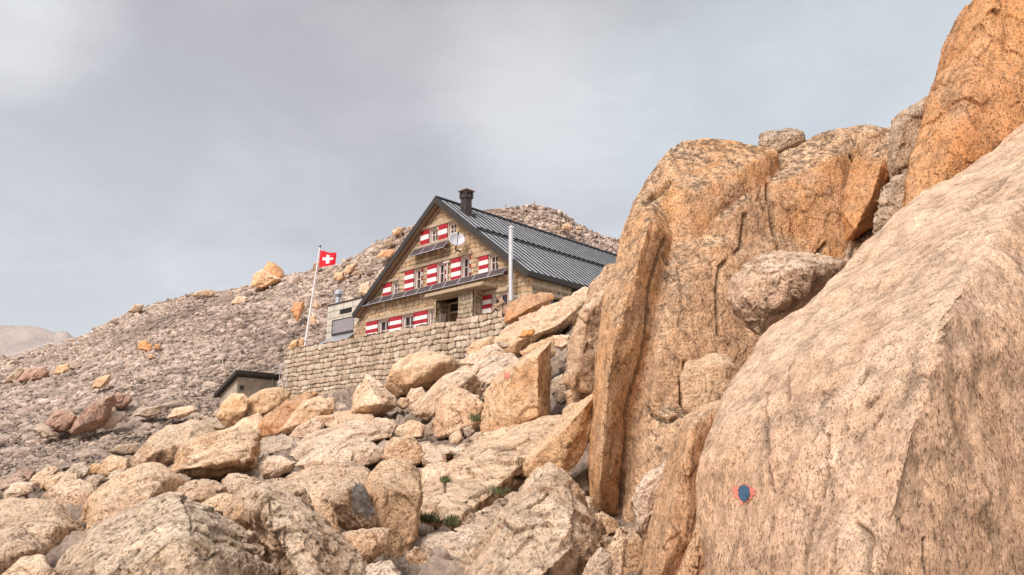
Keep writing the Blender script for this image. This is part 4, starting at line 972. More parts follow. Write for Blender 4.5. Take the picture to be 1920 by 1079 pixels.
M['fascia'] = flat_mat('dark_fascia', (0.045, 0.038, 0.034), .5, 0, .2)
M['soffit'] = flat_mat('soffit_wood', (0.33, 0.22, 0.15), .7)
M['concrete'] = flat_mat('lintel_concrete', (0.42, 0.325, 0.225), .85, 0, .22, 5, .03)
M['frame'] = flat_mat('painted_window_frame', (0.66, 0.56, 0.52), .5)
M['red'] = flat_mat('red_shutter_paint', (0.36, 0.018, 0.03), .6, 0, .32)
M['white'] = flat_mat('white_shutter_paint', (0.78, 0.72, 0.70), .6, 0, .14)
M['steel'] = flat_mat('stainless_steel', (0.62, 0.63, 0.66), .35, .75, .08)
M['galv'] = flat_mat('galvanised_pipe', (0.60, 0.60, 0.615), .45, .35, .1)
M['dishgrey'] = flat_mat('dish_grey', (0.50, 0.51, 0.54), .45, 0, .06)
M['dark'] = flat_mat('dark_interior', (0.02, 0.017, 0.018), .8)
M['chim'] = flat_mat('chimney_sheet', (0.075, 0.06, 0.055), .45, .5, .3)
M['copper'] = flat_mat('chimney_cap', (0.30, 0.20, 0.16), .5, .3, .2)
M['wood'] = flat_mat('door_wood', (0.16, 0.07, 0.04), .6)
M['panelclad'] = flat_mat('pale_cladding', (0.58, 0.53, 0.45), .6, 0, .08, 3)
M['joint'] = flat_mat('cladding_joint', (0.17, 0.155, 0.13), .8)
M['blind'] = flat_mat('grey_blind', (0.27, 0.245, 0.255), .5, 0, .12)
m, nt, b = newmat('window_glass', .08, 0, .6); b.inputs['Base Color'].default_value = (.022, .017, .022, 1); M['glass'] = m
m, nt, b = newmat('solar_cells', .22, 0, .5); T = NT(nt)
br = T.n('ShaderNodeTexChecker'); br.inputs['Scale'].default_value = 7
T.l(T.mix(br.outputs['Fac'], (.07, .055, .062), (.10, .08, .085)), b.inputs['Base Color']); M['solar'] = m
m, nt, b = newmat('roof_sheet', .5, .35, .5); T = NT(nt)
c = T.mix(T.ramp(T.noise(1.3, 8, .65), [(.35, 0.), (.65, 1.)]), (0.42, 0.43, 0.45), (0.60, 0.615, 0.64))
T.l(c, b.inputs['Base Color']); T.l(T.ramp(T.noise(4, 6, .6), [(.3, .35), (.7, .6)]), b.inputs['Roughness']); M['roof'] = m
M['seam'] = flat_mat('roof_seam', (0.035, 0.038, 0.045), .5, .3)

FLOOR = 5.9
hut = empty('mountain_hut', Fp(7.2, 0, FLOOR))
tag(hut, 'two storey stone mountain hut with steep metal roof and red and white striped shutters', 'hut')
SA, ZA = fac(817, 371, .45)                 # ridge end
SE, ZE = fac(987, 508, .45)                 # right eave end
SL, ZL = fac(664, 586, .45)                 # left eave end
kR = (ZA - ZE) / (SA - SE); kL = (ZA - ZL) / (SL - SA)
print('roof', SA, ZA, SE, ZE, SL, ZL, kR, kL)
def rline(s): return np.where(s < SA, ZA - (SA - s) * kR, ZA - (s - SA) * kL)
ROOFT = .30
# openings: (shutter s range, window s range, z0, z1 window, stripes, hole)
WIN = [  # sh_left, sh_right, win_left, win_right, z0, z1, stripes
 (8.28, 7.58, 7.54, 6.92, 11.98, 12.78, 3), (6.74, 6.04, 6.00, 5.38, 11.98, 12.78, 3),
 (11.57, 10.83, 10.80, 10.18, 9.46, 10.26, 3), (9.60, 8.80, 8.77, 8.05, 9.46, 10.66, 5), (7.62, 6.84, 6.81, 6.08, 9.46, 10.66, 5), (5.65, 4.92, 4.89, 4.16, 9.46, 10.66, 5), (3.52, 2.86, 2.83, 2.2, 9.50, 10.38, 4),
 (13.10, 12.00, 11.96, 10.9, 6.85, 8.14, 6), (10.83, 9.77, 9.72, 8.68, 6.85, 8.14, 6), (8.60, 7.54, 7.50, 7.0, 6.85, 8.14, 6), (3.54, 2.61, 2.56, 1.55, 6.95, 8.28, 6)]
holes = [(w[3], w[2], w[4], w[5]) for w in WIN] + [(4.3, 6.9, FLOOR - .1, 8.62)]
W = 14.4
V, F, at = masonry(Fp(0, 0, 0), DV, NV, 0.0, W, FLOOR, ZA, .27, .42, .05, .035, 3, top=lambda s: rline(s) - ROOFT - .02, holes=holes)
np_obj('front_wall', V, F, M['hutstone'], hut, attrs=at)
DP = np.array((-NV[0], -NV[1], 0))            # into the hut, along the long side
def Sp(l, o, z): return R0 + DP * l - DV * o + np.array((0, 0, z))     # long side wall: l into depth, o outward
LEN = 16.4
SW = 3.0
zt = float(rline(np.array([0.0]))[()]) - .34 if False else float(rline(0.0)) - ROOFT
V, F, at = masonry(Sp(0, 0, 0), DP, -DV, 0.0, SW, FLOOR, zt - .05, .3, .42, .05, .035, 11, holes=[(1.3, 2.2, 6.4, 7.95)])
np_obj('side_wall', V, F, M['sidestone'], hut, attrs=at)
V, F, at = masonry(Sp(0, -.9, 0), DP, -DV, SW, LEN, FLOOR, zt - .05, .3, .42, .05, .035, 12, res=.06)
np_obj('side_wall', V, F, M['sidestone'], hut, attrs=at)
mb = MB()
mb.poly([Sp(SW, .03, FLOOR), Sp(SW, -.9, FLOOR), Sp(SW, -.9, zt), Sp(SW, .03, zt)], [(0, 1, 2, 3)])
# back and left walls
mb.poly([Fp(W, 0, FLOOR), Fp(W, -LEN, FLOOR), Fp(W, -LEN, float(rline(W)) - .3), Fp(W, 0, float(rline(W)) - .3)], [(0, 1, 2, 3)])
mb.poly([Fp(W, -LEN, FLOOR), Fp(0, -LEN, FLOOR), Fp(0, -LEN, float(rline(0.)) - .3), Fp(SA, -LEN, ZA - .3), Fp(W, -LEN, float(rline(W)) - .3)], [(0, 1, 2, 3, 4)])
mb.poly([Fp(0, -.05, FLOOR), Fp(W, -.05, FLOOR), Fp(W, -.05, FLOOR + .5), Fp(0, -.05, FLOOR + .5)], [(0, 1, 2, 3)])
mb.build('back_wall', M['concrete'], hut)
# dark joints behind the corner
mb = MB(); fbox(mb, -0.06, .02, -.05, .06, FLOOR, zt + .02)
mb.build('corner_stones', M['hutstone'], hut)
# roof: two planes with standing seams
O0, O1 = .45, -LEN - .4
roof = None
mb = MB()
sE, sL = SE - .05, SL + .05
def rz(s, d=0.0): return float(rline(s)) + d
for (sa, sb) in ((SA, sE), (SA, sL)):
    mb.poly([Fp(sa, O0, rz(sa)), Fp(sb, O0, rz(sb)), Fp(sb, O1, rz(sb)), Fp(sa, O1, rz(sa))], [(0, 1, 2, 3)], 0)
    mb.poly([Fp(sa, O0, rz(sa, -.26)), Fp(sb, O0, rz(sb, -.26)), Fp(sb, O1, rz(sb, -.26)), Fp(sa, O1, rz(sa, -.26))], [(0, 1, 2, 3)], 2)
    n = int((O0 - O1) / .46)
    for i in range(n + 1):
        o = O0 - .12 - i * .46
        if o < O1: break
        w_ = .042; e = 1 if sb < sa else -1
        pts = []
        for s, dz in ((sa, .003), (sb, .003)):
            pts += [Fp(s, o - w_, rz(s, dz)), Fp(s, o + w_, rz(s, dz)), Fp(s, o + w_, rz(s, .06)), Fp(s, o - w_, rz(s, .06))]
        mb.poly(pts, [(0, 1, 5, 4), (1, 2, 6, 5), (2, 3, 7, 6), (3, 0, 4, 7), (0, 3, 2, 1), (4, 5, 6, 7)], 1)
    for fr_ in (.47, .80):                      # snow guards
        s = sa + (sb - sa) * fr_
        if fr_ == .8: continue
        for dd in (0,):
            mb.tube(Fp(s, O0 - .1, rz(s, .16)), Fp(s, O1, rz(s, .16)), .05, n=6, mi=1)
            mb.tube(Fp(s, O0 - .1, rz(s, .07)), Fp(s, O1, rz(s, .07)), .035, n=6, mi=1)
mb.tube(Fp(SA, O0, rz(SA, .03)), Fp(SA, O1, rz(SA, .03)), .10, n=8, mi=1)
roof = mb.build('roof', [M['roof'], M['seam'], M['soffit']], hut)
mb = MB()
T_ = .32
for sb in (sE, sL):
    e = -1 if sb < SA else 1
    z0a, z0b = rz(SA), rz(sb)
    for oo, th_, dn in ((O0 + .05, .07, T_), ):
        pts = []
        for o in (oo, oo - th_):
            pts += [Fp(SA, o, z0a + .06), Fp(sb, o, z0b + .06), Fp(sb, o, z0b - dn), Fp(SA, o, z0a - dn)]
        mb.poly(pts, [(0, 1, 2, 3), (7, 6, 5, 4), (0, 4, 5, 1), (2, 6, 7, 3), (1, 5, 6, 2), (0, 3, 7, 4)])
    # eave board and gutter
    s1 = sb + e * .02
    mb.poly([Fp(s1, O0 + .04, z0b + .03), Fp(s1, O1, z0b + .03), Fp(s1, O1, z0b - .28), Fp(s1, O0 + .04, z0b - .28),
             Fp(s1 + e * .08, O0 + .04, z0b + .03), Fp(s1 + e * .08, O1, z0b + .03), Fp(s1 + e * .08, O1, z0b - .22), Fp(s1 + e * .08, O0 + .04, z0b - .22)],
            [(0, 1, 2, 3), (4, 7, 6, 5), (0, 4, 5, 1), (2, 6, 7, 3), (0, 3, 7, 4), (1, 5, 6, 2)])
mb.build('roof_fascia', M['fascia'], roof)
mb = MB()                                       # pale inner board of the left verge
for sb in (sE, sL):
    pts = []
    for o in (.12, .06):
        pts += [Fp(SA, o, rz(SA) - .40), Fp(sb + (.5 if sb < SA else -.5), o, rz(sb + (.5 if sb < SA else -.5)) - .40), Fp(sb + (.5 if sb < SA else -.5), o, rz(sb + (.5 if sb < SA else -.5)) - .58), Fp(SA, o, rz(SA) - .58)]
    mb.poly(pts, [(0, 1, 2, 3), (7, 6, 5, 4), (0, 4, 5, 1), (2, 6, 7, 3), (1, 5, 6, 2), (0, 3, 7, 4)])
mb.build('verge_board', M['soffit'], roof)
# chimney: ray from its foot to the right roof plane
def roof_hit(u, v):
    r = np.array(ray(u, v)); best = None
    # plane: z = ZA - (SA - s) kR ; s = (p-R0).DV
    a = r[2] - kR * (r @ DV); c = ZA - SA * kR - kR * (R0 @ DV)
    k = c / a; return r * k
cp = roof_hit(874, 399)
co = float((cp - R0) @ NV); cs_ = float((cp - R0) @ DV); print('chimney', cs_, co)
hw = .215
ztop = P(873, 357, cp[1])[2]
chim = empty('chimney', Fp(cs_, co, cp[2] - .3)); 
chim.parent = roof; chim.location = Vector(Fp(cs_, co, cp[2] - .3)) - wloc(roof)
mb = MB(); fbox(mb, cs_ - hw, cs_ + hw, co - hw, co + hw, cp[2] - .5, ztop - .52)
fbox(mb, cs_ - hw - .06, cs_ + hw + .06, co - hw - .06, co + hw + .06, ztop - .52, ztop - .45)
fbox(mb, cs_ - hw - .22, cs_ + hw + .1, co - hw - .1, co + hw + .1, cp[2] - .45, cp[2] - .12)
for a in (-1, 1):
    for b2 in (-1, 1):
        fbox(mb, cs_ + a * hw - .06, cs_ + a * hw + .06, co + b2 * hw - .06, co + b2 * hw + .06, ztop - .45, ztop - .1)
    fbox(mb, cs_ - .04, cs_ + .04, co + a * (hw - .02) - .03, co + a * (hw - .02) + .03, ztop - .45, ztop - .1)
    fbox(mb, cs_ + a * (hw - .02) - .03, cs_ + a * (hw - .02) + .03, co - .04, co + .04, ztop - .45, ztop - .1)
    for b2 in (0, 1):
        pass
fbox(mb, cs_ - hw - .04, cs_ + hw + .04, co - hw - .04, co + hw + .04, ztop - .2, ztop - .1)
fbox(mb, cs_ - hw - .04, cs_ + hw + .04, co - hw - .04, co + hw + .04, ztop - .45, ztop - .36)
bpy.data.objects.remove(chim)
ch = mb.build('chimney', M['chim'], roof)
mb = MB(); b0 = [Fp(cs_ + a * (hw + .13), co + b2 * (hw + .13), ztop - .1) for a, b2 in ((-1, -1), (1, -1), (1, 1), (-1, 1))]
b1 = [Fp(cs_ + a * (hw + .13), co + b2 * (hw + .13), ztop - .04) for a, b2 in ((-1, -1), (1, -1), (1, 1), (-1, 1))]
b2_ = [Fp(cs_ + a * .16, co + b * .16, ztop + .04) for a, b in ((-1, -1), (1, -1), (1, 1), (-1, 1))]
mb.poly(b0 + b1 + b2_, [(3, 2, 1, 0), (0, 1, 5, 4), (1, 2, 6, 5), (2, 3, 7, 6), (3, 0, 4, 7), (4, 5, 9, 8), (5, 6, 10, 9), (6, 7, 11, 10), (7, 4, 8, 11), (8, 9, 10, 11)])
mb.build('chimney_cap', M['copper'], roof)

# windows, shutters, lintels
for i, (sl, sr, wl, wr, z0, z1, ns) in enumerate(WIN):
    mb = MB(); fw = .10; o0, o1 = -.14, -.07
    fbox(mb, wr, wl, o0, o1, z1 - fw, z1); fbox(mb, wr, wl, o0, o1, z0, z0 + fw)
    fbox(mb, wl - fw, wl, o0, o1 + .004, z0 + fw, z1 - fw); fbox(mb, wr, wr + fw, o0, o1 + .004, z0 + fw, z1 - fw)
    fbox(mb, wl - .02, wl + .015, -.14, .05, z0, z1 + .02)
    fbox(mb, wr - .02, wl + .015, -.14, .05, z1 - .01, z1 + .03)
    mid = (wl + wr) / 2
    fbox(mb, mid - .025, mid + .025, o0, o1 - .004, z0 + fw, z1 - fw)
    zm = (z0 + z1) / 2 + .05
    fbox(mb, wr + fw, wl - fw, o0, o1 - .02, zm - .018, zm + .018)
    f = mb.build('window', M['frame'], hut)
    mb = MB()
    for q in ([(wr, z0), (wl, z0)], [(wl, z0), (wl, z1)], [(wl, z1), (wr, z1)], [(wr, z1), (wr, z0)]):
        mb.poly([Fp(q[0][0], .03, q[0][1]), Fp(q[1][0], .03, q[1][1]), Fp(q[1][0], -.32, q[1][1]), Fp(q[0][0], -.32, q[0][1])], [(0, 1, 2, 3)])
    mb.build('reveal', M['concrete'], f)
    mb = MB(); fbox(mb, wr + .02, wl - .02, -.17, -.145, z0 + .02, z1 - .02)
    mb.build('pane', M['glass'], f)
    mb = MB(); n_ = ns; hh = (z1 - z0 + .02) / n_
    for k in range(n_):
        fbox(mb, sr, sl, .075, .12, z1 + .01 - (k + 1) * hh, z1 + .01 - k * hh, k % 2)
    mb.build('shutter', [M['red'], M['white']], hut)
    if i in (3, 4, 5, 7, 8):                      # right leaf folded back into the reveal
        mb = MB()
        for k in range(n_): fbox(mb, wr + .012, wr + .05, -.10, .12, z1 - .01 - (k + 1) * hh * .97, z1 - .01 - k * hh * .97, k % 2)
        mb.build('shutter', [M['red'], M['white']], hut)
for s0, s1, z0, z1, pr in ((5.32, 8.46, 12.82, 13.02, .13), (10.15, 11.68, 10.30, 10.46, .12), (4.10, 10.04, 10.71, 10.90, .14), (2.15, 3.75, 10.42, 10.58, .12), (6.95, 13.14, 8.18, 8.37, .12), (1.45, 3.68, 8.33, 8.52, .13)):
    mb = MB(); fbox(mb, s0, s1, -.05, pr, z0, z1); mb.build('lintel', M['concrete'], hut, bevel=.02)
for s0, s1, z0, z1 in ((5.2, 8.6, 11.82, 11.96),):
    mb = MB(); fbox(mb, s0, s1, -.05, .16, z0, z1); mb.build('sill', M['concrete'], hut, bevel=.02)
# side window
mb = MB()
def sbox(mb, l0, l1, o0, o1, z0, z1, mi=0):
    mb.box8([Sp(l0, o0, z0), Sp(l1, o0, z0), Sp(l1, o1, z0), Sp(l0, o1, z0), Sp(l0, o0, z1), Sp(l1, o0, z1), Sp(l1, o1, z1), Sp(l0, o1, z1)], mi)
sbox(mb, 1.25, 2.98, -.05, .12, 8.02, 8.2); mb.build('lintel', M['concrete'], hut, bevel=.02)
mb = MB()
for k in range(6): sbox(mb, 2.2, 2.95, .07, .12, 7.95 - (k + 1) * .25, 7.95 - k * .25, k % 2)
mb.build('shutter', [M['red'], M['white']], hut)
mb = MB()
for k in range(6): sbox(mb, .55, 1.3, .07, .12, 7.95 - (k + 1) * .25, 7.95 - k * .25, k % 2)
mb.build('shutter', [M['red'], M['white']], hut)
mb = MB(); sbox(mb, 1.3, 2.2, -.2, -.12, 6.4, 8.0); mb.build('pane', M['glass'], hut)
mb = MB(); sbox(mb, 0.05, SW, .02, .10, zt - .42, zt - .26); mb.build('cornice', M['concrete'], hut, bevel=.02)
mb = MB(); mb.tube(Sp(SW + .1, .1, zt - .1), Sp(SW + .25, .02, FLOOR), .05, n=8); mb.build('downpipe', M['fascia'], hut, True)

# entrance porch: recessed door, stone jamb, pillar, canopy
V, F, at = masonry(Fp(6.9, 0, 0), -NV, -DV, 0.0, 1.0, FLOOR, 8.62, .27, .4, .03, .03, 21)
np_obj('porch_wall', V, F, M['sidestone'], hut, attrs=at)
mb = MB(); fbox(mb, 4.3, 6.9, -1.06, -1.0, FLOOR, 8.65); mb.build('porch_wall', M['concrete'], hut)
mb = MB(); fbox(mb, 5.1, 6.85, -.99, -.93, FLOOR, FLOOR + .02 + 2.1)
mb.build('door', M['wood'], hut)
mb = MB(); fbox(mb, 5.0, 5.1, -.98, -.86, FLOOR, 8.6); fbox(mb, 6.8, 6.88, -.98, -.86, FLOOR, 8.6); fbox(mb, 5.1, 6.8, -.98, -.88, 8.0, 8.1); fbox(mb, 5.1, 6.8, -.98, -.88, 8.52, 8.6)
dfm = mb.build('door_frame', M['concrete'], hut)
mb = MB(); fbox(mb, 5.1, 6.8, -.96, -.93, 8.1, 8.52); mb.build('pane', M['glass'], dfm)
mb = MB()
for k in range(7): fbox(mb, 5.12, 5.17, -.9, -.12, 8.02 - (k + 1) * .3, 8.02 - k * .3, k % 2)
mb.build('door_shutter', [M['red'], M['white']], hut)
sp0, sp1 = 3.25, 4.32
V1, F1_, a1 = masonry(Fp(sp0, .75, 0), DV, NV, 0.0, sp1 - sp0, FLOOR, 8.58, .27, .36, .04, .03, 31)
V2, F2_, a2 = masonry(Fp(sp0, .75, 0), -NV, -DV, 0.0, .78, FLOOR, 8.58, .27, .36, .04, .03, 32)
V3, F3_, a3 = masonry(Fp(sp1, .75, 0), -NV, DV, 0.0, 1.7, FLOOR, 8.58, .27, .36, .02, .03, 33)
np_obj('pillar', np.concatenate((V1, V2, V3)), np.concatenate((F1_, F2_ + len(V1), F3_ + len(V1) + len(V2))), M['sidestone'], hut, attrs={k: np.concatenate((a1[k], a2[k], a3[k])) for k in a1})
cs0, cz0 = fac(904, 532, 1.15); cs1, cz1 = fac(796, 551, 1.15)
print('canopy', cs0, cz0, cs1, cz1)
mb = MB(); fbox(mb, cs0, cs1, -.02, 1.15, cz0 - .06, cz0 + .12); mb.build('canopy', M['concrete'], hut, bevel=.02)
ssn, szn = fac(833, 577, 0)
mb = MB()
sgc = Fp(6.88, -.5, 7.62)
def jb(mb, a0, a1, o, z0, z1, mi=0):   # sheet on the porch jamb, facing -DV
    mb.box8([Fp(6.9 - o, -a0, z0), Fp(6.9 - o, -a1, z0), Fp(6.9 - o + .02, -a1, z0), Fp(6.9 - o + .02, -a0, z0),
             Fp(6.9 - o, -a0, z1), Fp(6.9 - o, -a1, z1), Fp(6.9 - o + .02, -a1, z1), Fp(6.9 - o + .02, -a0, z1)], mi)
jb(mb, .20, .62, .07, 7.35, 7.92, 0)
for k in range(5): jb(mb, .25, .57 - .08 * (k % 2), .076, 7.80 - k * .085, 7.82 - k * .085, 1)
jb(mb, .25, .34, .076, 7.84, 7.90, 1)
m2 = flat_mat('faded_red_print', (.55, .30, .29), .7)
mb.build('notice_board', [M['white'], m2], hut)

# solar panels
def solar(s0, s1, zt_, drop, out, n, o_in=.14):
    for k in range(n):
        a0 = s0 + (s1 - s0) * k / n; a1 = s0 + (s1 - s0) * (k + 1) / n; g_ = .012
        q = lambda s, t, d: Fp(s, o_in + out * t + d * drop / math.hypot(drop, out), zt_ - drop * t + d * out / math.hypot(drop, out))
        mb = MB()
        mb.box8([q(a0 + g_, 0, 0), q(a1 - g_, 0, 0), q(a1 - g_, 1, 0), q(a0 + g_, 1, 0), q(a0 + g_, 0, .035), q(a1 - g_, 0, .035), q(a1 - g_, 1, .035), q(a0 + g_, 1, .035)], 0)
        r = .02
        for x0, x1, t0, t1 in ((a0 + g_, a1 - g_, 0, .03), (a0 + g_, a1 - g_, .94, 1.0), (a0 + g_, a0 + g_ + r, .07, .93), (a1 - g_ - r, a1 - g_, .07, .93)):
            mb.box8([q(x0, t0, .036), q(x1, t0, .036), q(x1, t1, .036), q(x0, t1, .036), q(x0, t0, .05), q(x1, t0, .05), q(x1, t1, .05), q(x0, t1, .05)], 1)
        if k % 2 == 0:
            mb.tube(q(a0 + .1, .95, -.02), Fp(a0 + .1, .06, zt_ - drop), .02, n=6, mi=1)
        mb.build('solar_panel', [M['solar'], M['galv']], hut)
solar(1.45, 13.75, 9.48, .40, .30, 11)
solar(5.75, 8.75, 11.78, .52, .42, 3)

# stove pipe, cable pipe, dish
s_, z_b = fac(958, 555, .5); _, z_t = fac(961, 424, .5)
mb = MB(); mb.tube(Fp(s_, .5, z_b - .25), Fp(s_, .5, z_t - .12), .115, n=18)
mb.tube(Fp(s_, .5, z_b - .02), Fp(s_, -.05, z_b - .02), .11, n=14)
for k in range(1, 4): zz = z_b + (z_t - z_b) * k / 4; mb.tube(Fp(s_, .5, zz), Fp(s_, .5, zz + .05), .121, n=18)
mb.tube(Fp(s_, .5, z_t - .12), Fp(s_, .5, z_t - .07), .15, n=18); mb.tube(Fp(s_, .5, z_t - .07), Fp(s_, .5, z_t + .03), .15, .05, n=18)
mb.build('stove_pipe', M['galv'], hut, True)
mb = MB(); s2, za = fac(838, 493, .1); _, zb_ = fac(837, 527, .1)
mb.tube(Fp(s2 - .05, .1, za), Fp(s2 - .05, .12, 9.3), .045, n=8); mb.tube(Fp(s2 - .25, .12, za + .02), Fp(s2 + .2, .12, za + .02), .07, n=8)
mb.build('vent_pipe', M['frame'], hut, True)
sd, zd = fac(856.5, 449.5, .75); c0 = Vector(Fp(sd, .75, zd))
vw = c0.normalized(); nrm = (-vw + Vector((0, 0, .62)) + Vector((.12, 0, 0))).normalized()
a = nrm.orthogonal().normalized(); a = Vector((0, 0, 1)).cross(nrm).normalized(); b_ = nrm.cross(a)
R_ = 15.3 / FPX * c0.length
pts, fs = [], []; nr, nn = 6, 28
for r_ in range(nr + 1):
    for k in range(nn):
        t = 2 * math.pi * k / nn; rr = R_ * r_ / nr
        pts.append(c0 + (a * math.cos(t) + b_ * math.sin(t)) * rr + nrm * (.16 * (r_ / nr) ** 2 - .1))
for r_ in range(nr):
    for k in range(nn): fs.append((r_ * nn + k, r_ * nn + (k + 1) % nn, (r_ + 1) * nn + (k + 1) % nn, (r_ + 1) * nn + k))
mb = MB(); mb.poly(pts, fs); 
dish = mb.build('satellite_dish', M['dishgrey'], hut, True)
md = dish.modifiers.new('thickness', 'SOLIDIFY'); md.thickness = .02
mb = MB(); sb_, zb2 = fac(862, 471, .05)
mb.tube(Fp(sb_, .0, zb2 - .02), Fp(sb_, .35, zb2), .04, n=8); mb.tube(Fp(sb_, .35, zb2), c0 - nrm * .12, .035, n=8)
mb.tube(c0 - b_ * R_ * .95, c0 + nrm * .62 - b_ * .05, .018, n=6); mb.tube(c0 + nrm * .55 - b_ * .05, c0 + nrm * .7 - b_ * .05, .045, n=8)
mb.build('dish_bracket', M['fascia'], dish)

# ------------------------------------------------------------------ annex
an = empty('annex', Fp(15.8, -1.2, FLOOR)); tag(an, 'low pale panelled annex with a grey blind attached left of the stone hut', 'annex')
AO = -.35
sa1, za1 = fac(615, 575, AO); _, zbot = fac(611, 645, AO); sa0 = 14.2
z_r = fac(679, 559, AO)[1]; sr_ = fac(679, 559, AO)[0]
ztopA = lambda s: za1 + (z_r - za1) * (sa1 - s) / (sa1 - sr_)
print('annex', sa1, za1, zbot, z_r)
mb = MB()
mb.box8([Fp(sa0, AO, FLOOR), Fp(sa1, AO, FLOOR), Fp(sa1, AO - 4, FLOOR), Fp(sa0, AO - 4, FLOOR), Fp(sa0, AO, ztopA(sa0)), Fp(sa1, AO, za1), Fp(sa1, AO - 4, za1), Fp(sa0, AO - 4, ztopA(sa0))])
body = mb.build('wall', M['panelclad'], an)
mb = MB(); zz = za1 - .42; k = 0
while zz > FLOOR + .3:
    fbox(mb, sa0, sa1, AO + .004, AO + .012, zz, zz + .022); x = sa0 + (.5 if k % 2 else 0)
    while x < sa1: fbox(mb, x, x + .02, AO + .003, AO + .011, zz + .023, zz + .42); x += 1.0
    zz -= .44; k += 1
mb.build('cladding_joints', M['joint'], body)
mb = MB(); mb.box8([Fp(sa0, AO + .06, ztopA(sa0)), Fp(sa1 + .05, AO + .06, za1), Fp(sa1 + .05, AO - 4, za1), Fp(sa0, AO - 4, ztopA(sa0)), Fp(sa0, AO + .06, ztopA(sa0) + .07), Fp(sa1 + .05, AO + .06, za1 + .07), Fp(sa1 + .05, AO - 4, za1 + .07), Fp(sa0, AO - 4, ztopA(sa0) + .07)])
mb.build('roof', M['fascia'], an)
x0, y0 = fac(638, 582, AO); x1, y1 = fac(660, 577, AO)
mb = MB(); fbox(mb, x1, x0, AO - .02, AO + .02, y0 - .28, y0 + .02); 
f = mb.build('vent_window', M['dark'], an)
b0_, c0_ = fac(625, 603, AO); b1_, c1_ = fac(664, 594, AO); _, c2_ = fac(625, 629, AO)
mb = MB(); fbox(mb, b1_ - .02, b0_, AO + .01, AO + .05, c2_, c0_); blind = mb.build('window_blind', M['blind'], an)
mb = MB(); fbox(mb, b1_ - .02, b0_ + .05, AO + .01, AO + .07, c0_, c0_ + .05); fbox(mb, b0_, b0_ + .05, AO + .01, AO + .07, c2_, c0_); fbox(mb, b1_ - .02, b0_, AO + .05, AO + .09, c2_ - .04, c2_ + .08)
mb.build('blind_frame', M['fascia'], blind)
l0 = fac(612, 644, AO + .9); 
mb = MB()
mb.poly([Fp(b0_ + .05, AO + .02, c2_ - .06), Fp(b1_ - .3, AO + .02, c2_ - .06), Fp(b1_ - .5, AO + .95, c2_ - .72), Fp(b0_ + .55, AO + .95, c2_ - .80),
         Fp(b0_ + .05, AO + .02, c2_ - .10), Fp(b1_ - .3, AO + .02, c2_ - .10), Fp(b1_ - .5, AO + .95, c2_ - .76), Fp(b0_ + .55, AO + .95, c2_ - .84)],
        [(0, 1, 2, 3), (7, 6, 5, 4), (0, 4, 5, 1), (1, 5, 6, 2), (2, 6, 7, 3), (3, 7, 4, 0)])
mb.build('metal_apron', M['steel'], an)
vs_, vz = fac(633.5, 568, -1.2); zt_ = fac(633.5, 544, -1.2)[1]
mb = MB(); c_ = lambda z: Fp(vs_, -1.2, z)
mb.tube(c_(vz - .4), c_(zt_ - .35), .17, n=16); mb.tube(c_(zt_ - .52), c_(zt_ - .34), .17, .27, n=16); mb.tube(c_(zt_ - .34), c_(zt_ - .18), .27, n=16); mb.tube(c_(zt_ - .18), c_(zt_), .27, .13, n=16)
mb.build('roof_vent', M['steel'], an, True)

# ------------------------------------------------------------------ terrace and its dry stone wall
WO = 3.3
wsR = fac(944, 586, WO)[0]; wsL = fac(538, 656, WO)[0]; wzR = fac(944, 585, WO)[1]; wzL = fac(538, 656, WO)[1]
print('wall', wsR, wzR, wsL, wzL)
wt = empty('retaining_wall', Fp((wsL + wsR) / 2, WO, 3)); tag(wt, 'long dry stone retaining wall carrying the terrace in front of the hut', 'wall')
nz_ = np.random.RandomState(4).uniform(-.07, .07, 200)
topf = lambda s: wzR + (wzL - wzR) * (s / (wsL - wsR)) + nz_[(s / .42).astype(int) % 200]
V, F, at = masonry(Fp(wsR, WO, 0), DV, NV, 0.0, wsL - wsR, 2.3, max(wzR, wzL) + .12, .27, .40, 0.11, .028, 5, top=topf, warp=.04, mode='random', res=.03)
np_obj('wall_face', V, F, M['drystone'], wt, attrs=at)
V, F, at = masonry(Fp(wsR, WO, 0), -NV, -DV, 0.0, 1.0, 2.3, wzR, .33, .5, .1, .04, 6, warp=.03, mode='random')
np_obj('wall_end', V, F, M['drystone'], wt, attrs=at)
V, F, at = masonry(Fp(wsL, WO, 0), -NV, DV, 0.0, 6, 2.3, wzL, .3, .4, .1, .04, 7, warp=.03, mode='random')
np_obj('wall_end', V, F, M['drystone'], wt, attrs=at)
cap = [proto_rock(200 + i, 16, .5, .25) for i in range(8)]
Vs, Fs, of, rr = [], [], 0, []
r_ = np.random.RandomState(9); s = 0.0
while s < wsL - wsR - .2:
    L_ = r_.uniform(.28, .62); V, F = cap[r_.randint(8)]
    V = V * np.array((L_ * .62, .34, .22)); ang = math.atan2(DV[1], DV[0]) + r_.normal(0, .08)
    Rz = np.array(((math.cos(ang), -math.sin(ang), 0), (math.sin(ang), math.cos(ang), 0), (0, 0, 1)))
    zc = float(wzR + (wzL - wzR) * (s / (wsL - wsR)))
    V = V @ Rz.T + Fp(wsR + s + L_ / 2, WO - .22 + r_.normal(0, .03), zc - .06 + r_.normal(0, .025))
    Vs.append(V); Fs.append(F + of); of += len(V); rr.append(np.full(len(V), r_.rand())); s += L_ * .98
Vc = np.concatenate(Vs); np_obj('coping_stones', Vc, np.concatenate(Fs), M['drystone'], wt, attrs={'rnd': np.concatenate(rr), 'joint': np.zeros(len(Vc))})
mb = MB()
